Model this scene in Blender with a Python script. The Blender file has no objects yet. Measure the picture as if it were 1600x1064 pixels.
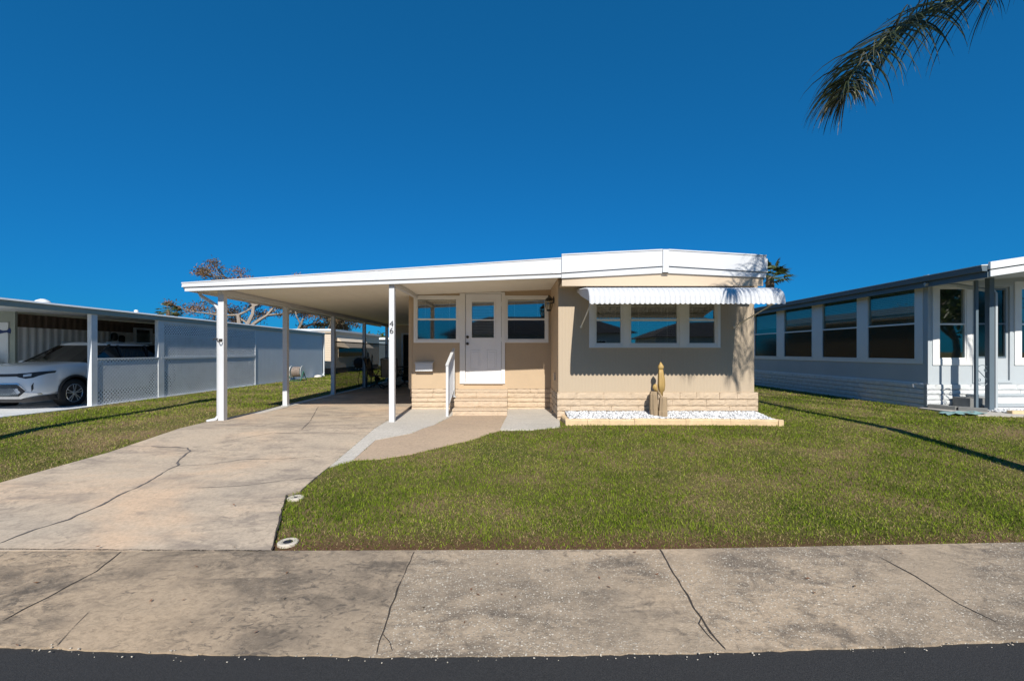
import bpy, bmesh, math, random
import numpy as np
from mathutils import Vector, Matrix, noise as mnoise
random.seed(7)
rng = np.random.default_rng(11)
SC = bpy.context.scene
COL = SC.collection
F, PX, PY, H = 711.0, 800.0, 549.0, 1.33

# ------------------------------------------------------------------ ground profile and photo measurements
GZ = [(-600, -.20), (-4.7, -.20), (-4.5, -.38), (3.3, -.38), (3.45, -.238), (7.5, .04), (8.3, .04), (10.3, .01), (900, .01)]
def gz(y):
    for (a, za), (b, zb) in zip(GZ, GZ[1:]):
        if y <= b: return za + (zb - za) * (y - a) / (b - a)
    return GZ[-1][1]
def swz(y): return -.30 + (y - 2.4) / 1.1 * .085
def surf(y): return swz(y) if y < 3.5 else gz(y)
def gnd(px, py):
    y = 8.0
    for _ in range(30):
        y = .5 * y + .5 * F * (H - surf(y)) / (py - PY)
    return ((px - PX) / F * y, y)
def at(px, py, y):
    return ((px - PX) / F * y, y, H - (py - PY) / F * y)

# ------------------------------------------------------------------ materials
def nt(name):
    m = bpy.data.materials.new(name); m.use_nodes = True
    t = m.node_tree; t.nodes.clear()
    return m, t, t.nodes, t.links
def N(t, typ, **kw):
    n = t.nodes.new(typ)
    for k, v in kw.items():
        if k.startswith('i_'):
            n.inputs[k[2:].replace('_', ' ')].default_value = v
        else: setattr(n, k, v)
    return n
def ramp(t, src, stops):
    r = t.nodes.new('ShaderNodeValToRGB')
    e = r.color_ramp.elements
    while len(e) > 1: e.remove(e[-1])
    e[0].position = stops[0][0]; e[0].color = (*stops[0][1], 1)
    for p, c in stops[1:]:
        x = e.new(p); x.color = (*c, 1)
    t.links.new(src, r.inputs[0])
    return r.outputs[0]
def g3(v): return (v, v, v)
def mixc(t, fac, a, b, mode='MIX'):
    m = t.nodes.new('ShaderNodeMix'); m.data_type = 'RGBA'; m.blend_type = mode
    for s, i in ((fac, 0), (a, 6), (b, 7)):
        if hasattr(s, 'links') or isinstance(s, bpy.types.NodeSocket): t.links.new(s, m.inputs[i])
        elif i == 0: m.inputs[0].default_value = s
        else: m.inputs[i].default_value = (*s, 1)
    return m.outputs[2]
def coords(t, scale=(1, 1, 1), rot=(0, 0, 0), world=False):
    if world:
        src = t.nodes.new('ShaderNodeNewGeometry').outputs['Position']
    else:
        src = t.nodes.new('ShaderNodeTexCoord').outputs['Object']
    mp = t.nodes.new('ShaderNodeMapping')
    mp.inputs['Scale'].default_value = scale; mp.inputs['Rotation'].default_value = rot
    t.links.new(src, mp.inputs[0])
    return mp.outputs[0]
def noise(t, vec, scale, detail=5, rough=.6, dist=0):
    n = t.nodes.new('ShaderNodeTexNoise')
    n.inputs['Scale'].default_value = scale; n.inputs['Detail'].default_value = detail
    n.inputs['Roughness'].default_value = rough; n.inputs['Distortion'].default_value = dist
    t.links.new(vec, n.inputs['Vector'])
    return n.outputs[0]
def bump(t, h, strength, dist=.01, prev=None):
    b = t.nodes.new('ShaderNodeBump'); b.inputs['Strength'].default_value = strength
    b.inputs['Distance'].default_value = dist
    t.links.new(h, b.inputs['Height'])
    if prev: t.links.new(prev, b.inputs['Normal'])
    return b.outputs[0]
def finish(m, t, color, rough=.6, normal=None, metal=0, spec=.5, extra=None):
    p = t.nodes.new('ShaderNodeBsdfPrincipled')
    if isinstance(color, bpy.types.NodeSocket): t.links.new(color, p.inputs['Base Color'])
    else: p.inputs['Base Color'].default_value = (*color, 1)
    if isinstance(rough, bpy.types.NodeSocket): t.links.new(rough, p.inputs['Roughness'])
    else: p.inputs['Roughness'].default_value = rough
    p.inputs['Metallic'].default_value = metal
    p.inputs['Specular IOR Level'].default_value = spec
    if normal: t.links.new(normal, p.inputs['Normal'])
    if extra:
        for k, v in extra.items(): p.inputs[k].default_value = v
    o = t.nodes.new('ShaderNodeOutputMaterial'); t.links.new(p.outputs[0], o.inputs[0])
    return m
def mat(name, c, rough=.55, var=.10, scale=3.0, bmp=.0, bscale=60, metal=0, spec=.5, dirt=None, extra=None, stretch=(1,1,1)):
    """painted / plain material with slight tone variation, fine bump and optional dirt colour"""
    m, t, _, _ = nt(name)
    v = coords(t, stretch)
    a = noise(t, v, scale, 6, .65)
    lo = tuple(x * (1 - var) for x in c); hi = tuple(min(1, x * (1 + var * .6)) for x in c)
    col = ramp(t, a, [(.3, lo), (.7, hi)])
    if dirt:
        d = noise(t, v, scale * 2.3, 8, .75)
        f = ramp(t, d, [(.52, g3(0)), (.75, g3(dirt[1]))])
        col = mixc(t, f, col, dirt[0])
    nm = None
    if bmp: nm = bump(t, noise(t, v, bscale, 4, .6), bmp, .004)
    return finish(m, t, col, rough, nm, metal, spec, extra)

M = {}
M['white'] = mat('white_painted_metal', (.62, .63, .64), .42, .05, 1.5, dirt=((.55, .53, .48), .25), bmp=.05, bscale=25)
M['soffit'] = mat('soffit_paint', (.80, .76, .68), .7, .05, .7)
M['trim'] = mat('window_trim_paint', (.80, .79, .76), .5, .04, 2)
M['door'] = mat('door_paint', (.82, .82, .82), .4, .03, 2)
M['tan'] = mat('tan_stucco', (.50, .375, .245), .8, .06, .9, bmp=.25, bscale=180, dirt=((.42, .32, .21), .4))
M['tanband'] = mat('tan_band', (.58, .46, .33), .7, .05, .9, dirt=((.5, .4, .3), .3))
M['black'] = mat('black_metal', (.012, .012, .012), .4, .1)
M['steelgrey'] = mat('blue_grey_trim', (.12, .16, .19), .5, .08)
M['bluegrey'] = mat('blue_grey_siding', (.44, .48, .50), .7, .06, 1.2, bmp=.1)
M['nwhite'] = mat('neighbour_white', (.76, .79, .80), .55, .08, 1.5, dirt=((.4, .4, .36), .35))
M['olive'] = mat('gutter_grey_green', (.36, .39, .33), .5, .1, 2)
M['galv'] = mat('roof_edge_metal', (.72, .74, .72), .45, .1, 3)
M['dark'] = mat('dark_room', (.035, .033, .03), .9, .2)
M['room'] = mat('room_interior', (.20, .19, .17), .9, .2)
M['blind'] = mat('blind_slats', (.86, .84, .78), .6, .05)
M['bronze'] = mat('dark_bronze_metal', (.035, .028, .022), .45, .2)
M['sling'] = mat('sling_fabric', (.36, .29, .21), .8, .12, 8, bmp=.3, bscale=300)
M['car'] = mat('white_car_paint', (.72, .74, .76), .22, .02, 1, extra={'Coat Weight': .6, 'Coat Roughness': .05})
M['carblack'] = mat('black_plastic', (.02, .02, .022), .5, .1)
M['tyre'] = mat('tyre_rubber', (.018, .018, .018), .8, .2, 10)
M['chrome'] = mat('satin_silver', (.62, .64, .66), .25, .05, metal=.8)
M['lens'] = mat('lamp_lens', (.55, .6, .65), .1, .3, 12, spec=.8)
M['carglass'] = mat('car_glass', (.012, .014, .016), .05, .1, spec=.8)
M['beige'] = mat('beige_siding', (.62, .51, .38), .7, .07, 1)
M['brown'] = mat('brown_skirting_and_shade', (.16, .11, .075), .8, .2, 2)
M['curbstone'] = mat('yellow_edging_block', (.66, .49, .29), .85, .16, 5, bmp=.6, bscale=45, dirt=((.35, .27, .17), .5))
M['greyblock'] = mat('grey_edging_block', (.20, .20, .19), .9, .2, 5, bmp=.6, bscale=45)
M['palmtrunk'] = mat('palm_bark', (.24, .19, .14), .9, .25, 4, bmp=.8, bscale=18, stretch=(1, 1, 4))
M['bark'] = mat('pale_bark', (.30, .25, .20), .9, .25, 6, bmp=.6, bscale=30)
M['green_plastic'] = mat('green_plastic', (.02, .13, .09), .45, .15)
M['hose'] = mat('coiled_hose', (.36, .29, .24), .7, .35, 14)
M['teal'] = mat('worn_teal_plastic', (.20, .34, .33), .7, .3, 6, dirt=((.35, .36, .33), .8))
M['rock'] = mat('pale_rock', (.65, .62, .56), .9, .15, 6)
M['bluefish'] = mat('blue_ornament', (.02, .04, .16), .35, .3, 8)
M['cactuswood'] = mat('weathered_stump', (.34, .25, .155), .9, .22, 9, bmp=.9, bscale=40, stretch=(1, 1, .25))
M['cactus'] = mat('yellow_cactus_skin', (.46, .30, .10), .6, .25, 9, bmp=.5, bscale=60, stretch=(1, 1, .3), dirt=((.30, .25, .09), .6))
M['shingle'] = mat('grey_shingles', (.07, .07, .075), 1, .2, 3, spec=0)
M['numeral'] = mat('numeral_black', (.01, .01, .012), .4, .1)

def ribbed(name, c, period, depth, axis='X', rough=.65, var=.05, sharp=True, dirt=None):
    m, t, _, _ = nt(name)
    v = coords(t)
    w = t.nodes.new('ShaderNodeTexWave'); w.wave_type = 'BANDS'; w.bands_direction = axis
    w.inputs['Scale'].default_value = .314 / period; w.inputs['Distortion'].default_value = 0
    t.links.new(v, w.inputs['Vector'])
    h = ramp(t, w.outputs['Fac'], [(0.0, g3(0)), (.22, g3(1))]) if sharp else w.outputs['Fac']
    a = noise(t, v, 1.1, 6, .65)
    col = ramp(t, a, [(.3, tuple(x*(1-var) for x in c)), (.7, c)])
    if dirt:
        d = noise(t, coords(t, (3, 3, .6)), 2.5, 8, .75)
        col = mixc(t, ramp(t, d, [(.5, g3(0)), (.75, g3(dirt[1]))]), col, dirt[0])
    return finish(m, t, col, rough, bump(t, h, 1.0, depth))
M['sidingv'] = ribbed('grooved_tan_siding', (.48, .385, .275), .062, .0022, 'X')
M['lap'] = ribbed('beige_lap_siding', (.66, .55, .42), .10, .01, 'Z')
M['lapshade'] = ribbed('shaded_lap_siding', (.46, .37, .28), .10, .01, 'Z')  # beige lap siding again, with shade mixed into its colour; not applied
M['panelv'] = ribbed('pale_ribbed_panel', (.64, .69, .72), .10, .006, 'Y')
M['corr'] = mat('corrugated_panel', (.78, .77, .74), .55, .08, 1.5)

def stone(name, c, dark):
    m, t, _, _ = nt(name)
    v = coords(t)
    a = noise(t, v, 7, 8, .7); b = noise(t, v, 1.3, 4, .6)
    col = ramp(t, a, [(.3, tuple(x * .82 for x in c)), (.65, c)])
    col = mixc(t, ramp(t, b, [(.45, g3(0)), (.8, g3(.5))]), col, dark)
    vs = coords(t, (1, 1, 2.4))
    n1 = bump(t, noise(t, vs, 9, 8, .75), 1.0, .022)
    n2 = bump(t, noise(t, v, 70, 5, .7), .6, .005, n1)
    return finish(m, t, col, .85, n2)
M['stone'] = stone('painted_split_stone', (.62, .485, .345), (.56, .43, .29))
M['whitestone'] = stone('white_painted_brick', (.72, .74, .74), (.55, .56, .52))
M['mortar'] = mat('tan_mortar', (.42, .32, .21), .9, .2, 8)  # darker tan backing behind the stones
M['wmortar'] = mat('white_mortar', (.42, .43, .43), .9, .2, 8)

def glass(name, refl, tint, rough=.02):
    m, t, _, _ = nt(name)
    g = N(t, 'ShaderNodeBsdfGlossy'); g.inputs['Roughness'].default_value = rough; g.inputs['Color'].default_value = (.92, .90, .84, 1)
    n = bump(t, noise(t, coords(t), 1.4, 1, .5), .035, .02); t.links.new(n, g.inputs['Normal'])
    tr = N(t, 'ShaderNodeBsdfTransparent'); tr.inputs['Color'].default_value = (*tint, 1)
    mx = N(t, 'ShaderNodeMixShader'); mx.inputs[0].default_value = refl
    t.links.new(tr.outputs[0], mx.inputs[1]); t.links.new(g.outputs[0], mx.inputs[2])
    o = N(t, 'ShaderNodeOutputMaterial'); t.links.new(mx.outputs[0], o.inputs[0])
    return m
M['glass'] = glass('window_glass', .27, (.78, .80, .78))
M['glass_screen'] = glass('screened_glass', .20, (.42, .42, .42), .05)
M['glass_clear'] = glass('lantern_glass', .15, (.8, .78, .7))
M['glass_tint'] = glass('tinted_window_glass', .12, (.70, .80, .78))
M['glass_dscreen'] = glass('dark_screened_glass', .09, (.34, .40, .40), .10)
def screenmat():
    m, t, _, _ = nt('mesh_shade')
    tr = N(t, 'ShaderNodeBsdfTransparent'); tr.inputs['Color'].default_value = (.72, .72, .72, 1)
    d = N(t, 'ShaderNodeBsdfDiffuse'); d.inputs['Color'].default_value = (.03, .03, .03, 1)
    mx = N(t, 'ShaderNodeMixShader'); mx.inputs[0].default_value = .22
    t.links.new(tr.outputs[0], mx.inputs[1]); t.links.new(d.outputs[0], mx.inputs[2])
    o = N(t, 'ShaderNodeOutputMaterial'); t.links.new(mx.outputs[0], o.inputs[0]); return m
M['mesh'] = screenmat()

def concrete(name, base, warm, grey, rough=.9, shells=0, stain=.6, stains_col=(.16, .14, .12)):
    m, t, _, _ = nt(name)
    v = coords(t, world=True)
    big = noise(t, coords(t, (1, 1.3, 1), (0, 0, .4), True), .42, 5, .6, .6)
    col = ramp(t, big, [(.34, grey), (.5, base), (.64, warm)])
    fine = noise(t, v, 30, 8, .8)
    col = mixc(t, .8, col, ramp(t, fine, [(.30, g3(.62)), (.5, g3(1)), (.70, g3(1.22))]), 'MULTIPLY')
    st = noise(t, coords(t, (.9, 2.4, 1), (0, 0, .25), True), 1.6, 10, .72, .5)
    mask = ramp(t, noise(t, v, .8, 4, .6, .3), [(.40, g3(.1)), (.56, g3(1))])
    f = mixc(t, 1.0, ramp(t, st, [(.44, g3(0)), (.58, g3(stain))]), mask, 'MULTIPLY')
    col = mixc(t, f, col, stains_col)
    bl = noise(t, v, 9, 6, .7, 1.0)
    col = mixc(t, mixc(t, 1.0, ramp(t, bl, [(.50, g3(0)), (.66, g3(stain * .8))]), mask, 'MULTIPLY'), col, tuple(x * .8 for x in stains_col))
    nm = bump(t, fine, .45, .005)
    if shells:
        # the older slab left of the second joint is smoother, greyer and pitted
        sx = N(t, 'ShaderNodeSeparateXYZ'); t.links.new(v, sx.inputs[0])
        mr = N(t, 'ShaderNodeMapRange'); mr.inputs[1].default_value = -.78; mr.inputs[2].default_value = -.74; mr.inputs[3].default_value = 1; mr.inputs[4].default_value = 0; t.links.new(sx.outputs[0], mr.inputs[0])
        pit = noise(t, coords(t, (1, 1.6, 1), (0, 0, -.5), True), 11, 9, .72, 1.2)
        pm_ = ramp(t, noise(t, v, 1.3, 4, .6), [(.42, g3(.1)), (.55, g3(1))])
        col = mixc(t, mixc(t, 1.0, mr.outputs[0], g3(.55), 'MULTIPLY'), col, mixc(t, 1.0, col, (.88, .86, .84), 'MULTIPLY'))
        col = mixc(t, mixc(t, 1.0, mixc(t, 1.0, ramp(t, pit, [(.53, g3(0)), (.62, g3(.8))]), pm_, 'MULTIPLY'), mr.outputs[0], 'MULTIPLY'), col, (.10, .085, .07))
        nm = bump(t, ramp(t, pit, [(.50, g3(1)), (.62, g3(0))]), .4, .006, nm)
        dn0 = ramp(t, noise(t, v, .7, 3, .5, .3), [(.40, g3(.15)), (.50, g3(1))])
        dens = mixc(t, mr.outputs[0], dn0, mixc(t, 1.0, dn0, (.14, .14, .14), 'MULTIPLY'))
        vw = noise_warp(t, v)
        for sc, th, kp, am in ((44, .24, .45, 1.0), (85, .32, .35, .8)):
            vo = N(t, 'ShaderNodeTexVoronoi'); vo.inputs['Scale'].default_value = sc; t.links.new(vw, vo.inputs['Vector'])
            fq = ramp(t, vo.outputs['Distance'], [(th, g3(1)), (th + .08, g3(0))])
            rnd = N(t, 'ShaderNodeSeparateColor'); t.links.new(vo.outputs['Color'], rnd.inputs[0])
            keep = ramp(t, rnd.outputs[0], [(kp, g3(0)), (kp + .05, g3(1))])
            f2 = mixc(t, 1.0, mixc(t, 1.0, fq, keep, 'MULTIPLY'), dens, 'MULTIPLY')
            tint = ramp(t, rnd.outputs[1], [(0, (.22, .185, .15)), (.4, (.42, .36, .28)), (1, (.74, .67, .55))])
            col = mixc(t, mixc(t, 1.0, f2, g3(shells * am), 'MULTIPLY'), col, tint)
            nm = bump(t, f2, .5, .004, nm)
    return finish(m, t, col, rough, nm, spec=.25)
def noise_warp(t, v):
    n = N(t, 'ShaderNodeTexNoise'); n.inputs['Scale'].default_value = 30; t.links.new(v, n.inputs['Vector'])
    a = N(t, 'ShaderNodeVectorMath', operation='MULTIPLY_ADD'); a.inputs[1].default_value = (.02, .02, .02)
    t.links.new(n.outputs['Color'], a.inputs[0]); t.links.new(v, a.inputs[2]); return a.outputs[0]
M['drive'] = concrete('driveway_concrete', (.52, .415, .305), (.60, .435, .295), (.46, .38, .29), stain=.75, stains_col=(.26, .215, .175))
M['sidewalk'] = concrete('shell_concrete', (.41, .32, .225), (.49, .37, .25), (.30, .24, .175), shells=.9, stain=.8, stains_col=(.12, .10, .08))
M['slab'] = concrete('pale_slab_concrete', (.53, .49, .43), (.55, .50, .43), (.49, .455, .40), stain=.12)
M['tanwalk'] = concrete('tan_walk_paint', (.44, .33, .235), (.48, .36, .25), (.42, .33, .24), stain=.12)
M['nslab'] = concrete('neighbour_slab_concrete', (.60, .62, .64), (.60, .60, .60), (.55, .57, .60), stain=.15)
M['crack'] = mat('crack_filler', (.13, .115, .105), .95, .3, 12)
M['joint'] = mat('joint_dirt', (.05, .04, .032), 1, .3, 20)
M['ring'] = mat('concrete_ring', (.55, .49, .40), .9, .15, 8, bmp=.5, bscale=60)

def asphalt():
    m, t, _, _ = nt('fresh_asphalt')
    v = coords(t, world=True)
    a = noise(t, v, 160, 4, .7); b = noise(t, v, 1.2, 5, .6)
    col = ramp(t, a, [(.3, (.018, .018, .018)), (.75, (.060, .059, .058))])
    col = mixc(t, ramp(t, b, [(.45, g3(0)), (.7, g3(.5))]), col, (.035, .034, .034))
    return finish(m, t, col, .8, bump(t, a, .8, .006), spec=.3)
M['asphalt'] = asphalt()
def turf():
    m, t, _, _ = nt('turf_soil')
    v = coords(t, world=True)
    a = noise(t, v, .9, 6, .65, .3); b = noise(t, v, 35, 6, .8)
    col = ramp(t, a, [(.35, (.11, .12, .03)), (.5, (.18, .155, .055)), (.62, (.27, .19, .10))])
    col = mixc(t, .75, col, ramp(t, b, [(.3, g3(.35)), (.7, g3(1.5))]), 'MULTIPLY')
    # bare reddish earth along the pavement edge
    sx = N(t, 'ShaderNodeSeparateXYZ'); t.links.new(v, sx.inputs[0])
    gt = N(t, 'ShaderNodeMath', operation='GREATER_THAN'); gt.inputs[1].default_value = 0; t.links.new(sx.outputs[1], gt.inputs[0])
    mr = N(t, 'ShaderNodeMapRange'); mr.inputs[1].default_value = 3.55; mr.inputs[2].default_value = 3.95
    mr.inputs[3].default_value = 1; mr.inputs[4].default_value = 0
    t.links.new(sx.outputs[1], mr.inputs[0])
    mm = N(t, 'ShaderNodeMath', operation='MULTIPLY'); t.links.new(mr.outputs[0], mm.inputs[0]); t.links.new(gt.outputs[0], mm.inputs[1])
    col = mixc(t, mm.outputs[0], col, mixc(t, b, (.06, .030, .018), (.26, .135, .08)))
    return finish(m, t, col, 1, bump(t, b, 1, .03), spec=.1)
M['turf'] = turf()
def blade_mat():
    m, t, _, _ = nt('grass_blades')
    a = N(t, 'ShaderNodeAttribute', attribute_name='tone')
    v = coords(t, world=True)
    col = ramp(t, a.outputs['Fac'], [(0, (.045, .080, .006)), (.25, (.125, .190, .012)), (.5, (.28, .36, .024)), (.70, (.36, .34, .09)), (.82, (.43, .34, .15)), (.93, (.46, .34, .18)), (1, (.26, .15, .085))])
    p = N(t, 'ShaderNodeBsdfPrincipled'); p.inputs['Roughness'].default_value = .75; p.inputs['Specular IOR Level'].default_value = .12
    t.links.new(col, p.inputs['Base Color'])
    tl = N(t, 'ShaderNodeBsdfTranslucent'); t.links.new(col, tl.inputs[0])
    mx = N(t, 'ShaderNodeMixShader'); mx.inputs[0].default_value = .25
    t.links.new(p.outputs[0], mx.inputs[1]); t.links.new(tl.outputs[0], mx.inputs[2])
    o = N(t, 'ShaderNodeOutputMaterial'); t.links.new(mx.outputs[0], o.inputs[0]); return m
M['blades'] = blade_mat()
def leafmat(name, stops, trans=.3, rough=.5):
    m, t, _, _ = nt(name)
    a = N(t, 'ShaderNodeAttribute', attribute_name='tone')
    col = ramp(t, a.outputs['Fac'], stops)
    p = N(t, 'ShaderNodeBsdfPrincipled'); p.inputs['Roughness'].default_value = rough; t.links.new(col, p.inputs['Base Color'])
    tl = N(t, 'ShaderNodeBsdfTranslucent'); t.links.new(col, tl.inputs[0])
    mx = N(t, 'ShaderNodeMixShader'); mx.inputs[0].default_value = trans
    t.links.new(p.outputs[0], mx.inputs[1]); t.links.new(tl.outputs[0], mx.inputs[2])
    o = N(t, 'ShaderNodeOutputMaterial'); t.links.new(mx.outputs[0], o.inputs[0]); return m
M['frond'] = leafmat('palm_leaflets', [(0, (.015, .025, .010)), (.6, (.035, .05, .018)), (.85, (.08, .085, .035)), (1, (.34, .30, .20))])
M['fan'] = leafmat('fan_palm_leaves', [(0, (.03, .06, .015)), (.6, (.09, .12, .03)), (1, (.25, .22, .09))])
M['redleaf'] = leafmat('autumn_leaves', [(0, (.07, .07, .03)), (.4, (.16, .11, .05)), (.7, (.28, .14, .07)), (1, (.36, .20, .12))])
M['greenleaf'] = leafmat('green_leaves', [(0, (.02, .045, .012)), (.5, (.05, .09, .02)), (1, (.13, .17, .05))])
def gravelmat():
    m, t, _, _ = nt('white_marble_chips')
    a = N(t, 'ShaderNodeAttribute', attribute_name='tone')
    col = ramp(t, a.outputs['Fac'], [(0, (.22, .23, .25)), (.25, (.50, .51, .53)), (.5, (.70, .71, .72)), (1, (.80, .80, .79))])
    return finish(m, t, col, .7)
M['gravel'] = gravelmat()

# ------------------------------------------------------------------ mesh builder
class Fr:
    """frame on a wall: u along it, v up, d outward"""
    def __init__(s, o, u, n):
        s.o = Vector(o); s.u = Vector(u).normalized(); s.n = Vector(n).normalized()
    def p(s, u, v, d): return s.o + s.u * u + Vector((0, 0, v)) + s.n * d
ORG = {}
def rootorg(o):
    while o is not None:
        if o.name in ORG: return ORG[o.name]
        o = o.parent
    return Vector((0, 0, 0))
class MB:
    def __init__(s): s.v = []; s.f = []; s.mi = []
    def add(s, vs, fs, mi=0):
        b = len(s.v); s.v += [Vector(p) for p in vs]; s.f += [tuple(b + i for i in f) for f in fs]; s.mi += [mi] * len(fs)
        return s
    def hexa(s, p, mi=0):   # p: 8 points, bottom 4 ccw then top 4
        return s.add(p, [(3, 2, 1, 0), (4, 5, 6, 7), (0, 1, 5, 4), (1, 2, 6, 5), (2, 3, 7, 6), (3, 0, 4, 7)], mi)
    def box(s, x0, x1, y0, y1, z0, z1, mi=0):
        return s.hexa([(x0, y0, z0), (x1, y0, z0), (x1, y1, z0), (x0, y1, z0), (x0, y0, z1), (x1, y0, z1), (x1, y1, z1), (x0, y1, z1)], mi)
    def fbox(s, fr, u0, u1, v0, v1, d0, d1, mi=0):
        return s.hexa([fr.p(u0, v0, d1), fr.p(u1, v0, d1), fr.p(u1, v0, d0), fr.p(u0, v0, d0), fr.p(u0, v1, d1), fr.p(u1, v1, d1), fr.p(u1, v1, d0), fr.p(u0, v1, d0)], mi)
    def ring(s, fr, u0, u1, v0, v1, w, d0, d1, wb=None, wt=None, mi=0):
        wb = w if wb is None else wb; wt = w if wt is None else wt
        s.fbox(fr, u0, u0 + w, v0, v1, d0, d1, mi); s.fbox(fr, u1 - w, u1, v0, v1, d0, d1, mi)
        s.fbox(fr, u0 + w, u1 - w, v0, v0 + wb, d0, d1, mi); s.fbox(fr, u0 + w, u1 - w, v1 - wt, v1, d0, d1, mi)
        return s
    def bar(s, a, b, w, h=None, up=(0, 0, 1)):
        a = Vector(a); b = Vector(b); h = h or w
        d = (b - a).normalized(); u = Vector(up)
        if abs(d.dot(u)) > .95: u = Vector((0, 1, 0))
        r = d.cross(u).normalized(); u = r.cross(d).normalized()
        P = []
        for q in (a, b):
            P.append([q + r * sx * w / 2 + u * sz * h / 2 for sx, sz in ((-1, -1), (1, -1), (1, 1), (-1, 1))])
        return s.add(P[0] + P[1], [(0, 1, 2, 3), (7, 6, 5, 4), (0, 4, 5, 1), (1, 5, 6, 2), (2, 6, 7, 3), (3, 7, 4, 0)])
    def tube(s, pts, r, n=8, cap=True):
        pts = [Vector(p) for p in pts]
        rs = r if hasattr(r, '__len__') else [r] * len(pts)
        base = len(s.v); ref = None
        for i, p in enumerate(pts):
            d = (pts[min(i + 1, len(pts) - 1)] - pts[max(i - 1, 0)]).normalized()
            if ref is None:
                ref = Vector((0, 0, 1)) if abs(d.z) < .9 else Vector((1, 0, 0))
            a = d.cross(ref).normalized(); b = a.cross(d).normalized(); ref = b
            for k in range(n):
                t = 2 * math.pi * k / n
                s.v.append(p + (a * math.cos(t) + b * math.sin(t)) * rs[i])
        for i in range(len(pts) - 1):
            for k in range(n):
                k2 = (k + 1) % n
                s.f.append((base + i * n + k, base + i * n + k2, base + (i + 1) * n + k2, base + (i + 1) * n + k)); s.mi.append(0)
        if cap:
            s.f.append(tuple(base + k for k in range(n))[::-1]); s.mi.append(0)
            e = base + (len(pts) - 1) * n
            s.f.append(tuple(e + k for k in range(n))); s.mi.append(0)
        return s
    def lathe(s, c, prof, n=16, axis='Z', ecc=1.0):
        """prof: list of (r, h)"""
        base = len(s.v); c = Vector(c)
        for r, h in prof:
            for k in range(n):
                t = 2 * math.pi * k / n
                x, y = r * math.cos(t), r * math.sin(t) * ecc
                s.v.append(c + (Vector((x, y, h)) if axis == 'Z' else Vector((h, x, y)) if axis == 'X' else Vector((x, h, y))))
        for i in range(len(prof) - 1):
            for k in range(n):
                k2 = (k + 1) % n
                s.f.append((base + i * n + k, base + i * n + k2, base + (i + 1) * n + k2, base + (i + 1) * n + k)); s.mi.append(0)
        s.f.append(tuple(base + k for k in range(n))[::-1]); s.mi.append(0)
        e = base + (len(prof) - 1) * n
        s.f.append(tuple(e + k for k in range(n))); s.mi.append(0)
        return s
    def prism(s, pts, thick, mi=0):
        """pts: coplanar outline in 3-D; extruded by vector thick"""
        t = Vector(thick); n = len(pts); a = [Vector(p) for p in pts]
        s.add(a + [p + t for p in a], [tuple(range(n))[::-1], tuple(range(n, 2 * n))] + [(i, (i + 1) % n, n + (i + 1) % n, n + i) for i in range(n)], mi)
        return s
    def build(s, name, m, parent=None, smooth=False, bevel=0, label=None):
        me = bpy.data.meshes.new(name)
        off = rootorg(parent)
        me.from_pydata([p - off for p in s.v], [], s.f)
        ms = m if isinstance(m, (list, tuple)) else [m]
        for x in ms: me.materials.append(x)
        if len(ms) > 1: me.polygons.foreach_set('material_index', s.mi)
        bm = bmesh.new(); bm.from_mesh(me); bmesh.ops.recalc_face_normals(bm, faces=bm.faces)
        bm.to_mesh(me); bm.free()
        if smooth: me.polygons.foreach_set('use_smooth', [True] * len(me.polygons))
        o = bpy.data.objects.new(name, me); COL.objects.link(o)
        if parent is not None: o.parent = parent
        if bevel:
            b = o.modifiers.new('bevel', 'BEVEL'); b.width = bevel; b.segments = 2; b.limit_method = 'ANGLE'; b.angle_limit = .6
        if smooth == 'auto':
            pass
        if label: o['label'] = label
        return o
def tag(o, label, cat, group=None):
    o['label'] = label; o['category'] = cat
    if group: o['group'] = group
    return o
def thing(name, loc, label, cat, group=None):
    o = bpy.data.objects.new(name, None); COL.objects.link(o); o.location = loc
    o.empty_display_size = .2
    ORG[o.name] = Vector(loc)
    return tag(o, label, cat, group)
def kids(o): return [c for c in bpy.data.objects if c.parent == o]
def copy_tree(o, parent=None):
    c = o.copy(); COL.objects.link(c)
    if parent is not None: c.parent = parent
    for ch in kids(o): copy_tree(ch, c)
    return c
def textmesh(s, size, depth=.004):
    cu = bpy.data.curves.new('numeral', 'FONT'); cu.body = s; cu.size = size; cu.extrude = depth / 2
    cu.align_x = 'CENTER'
    ob = bpy.data.objects.new('numeral_tmp', cu); COL.objects.link(ob)
    bpy.context.view_layer.update()
    me = bpy.data.meshes.new_from_object(ob.evaluated_get(bpy.context.evaluated_depsgraph_get()))
    bpy.data.objects.remove(ob); bpy.data.curves.remove(cu)
    return me

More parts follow.
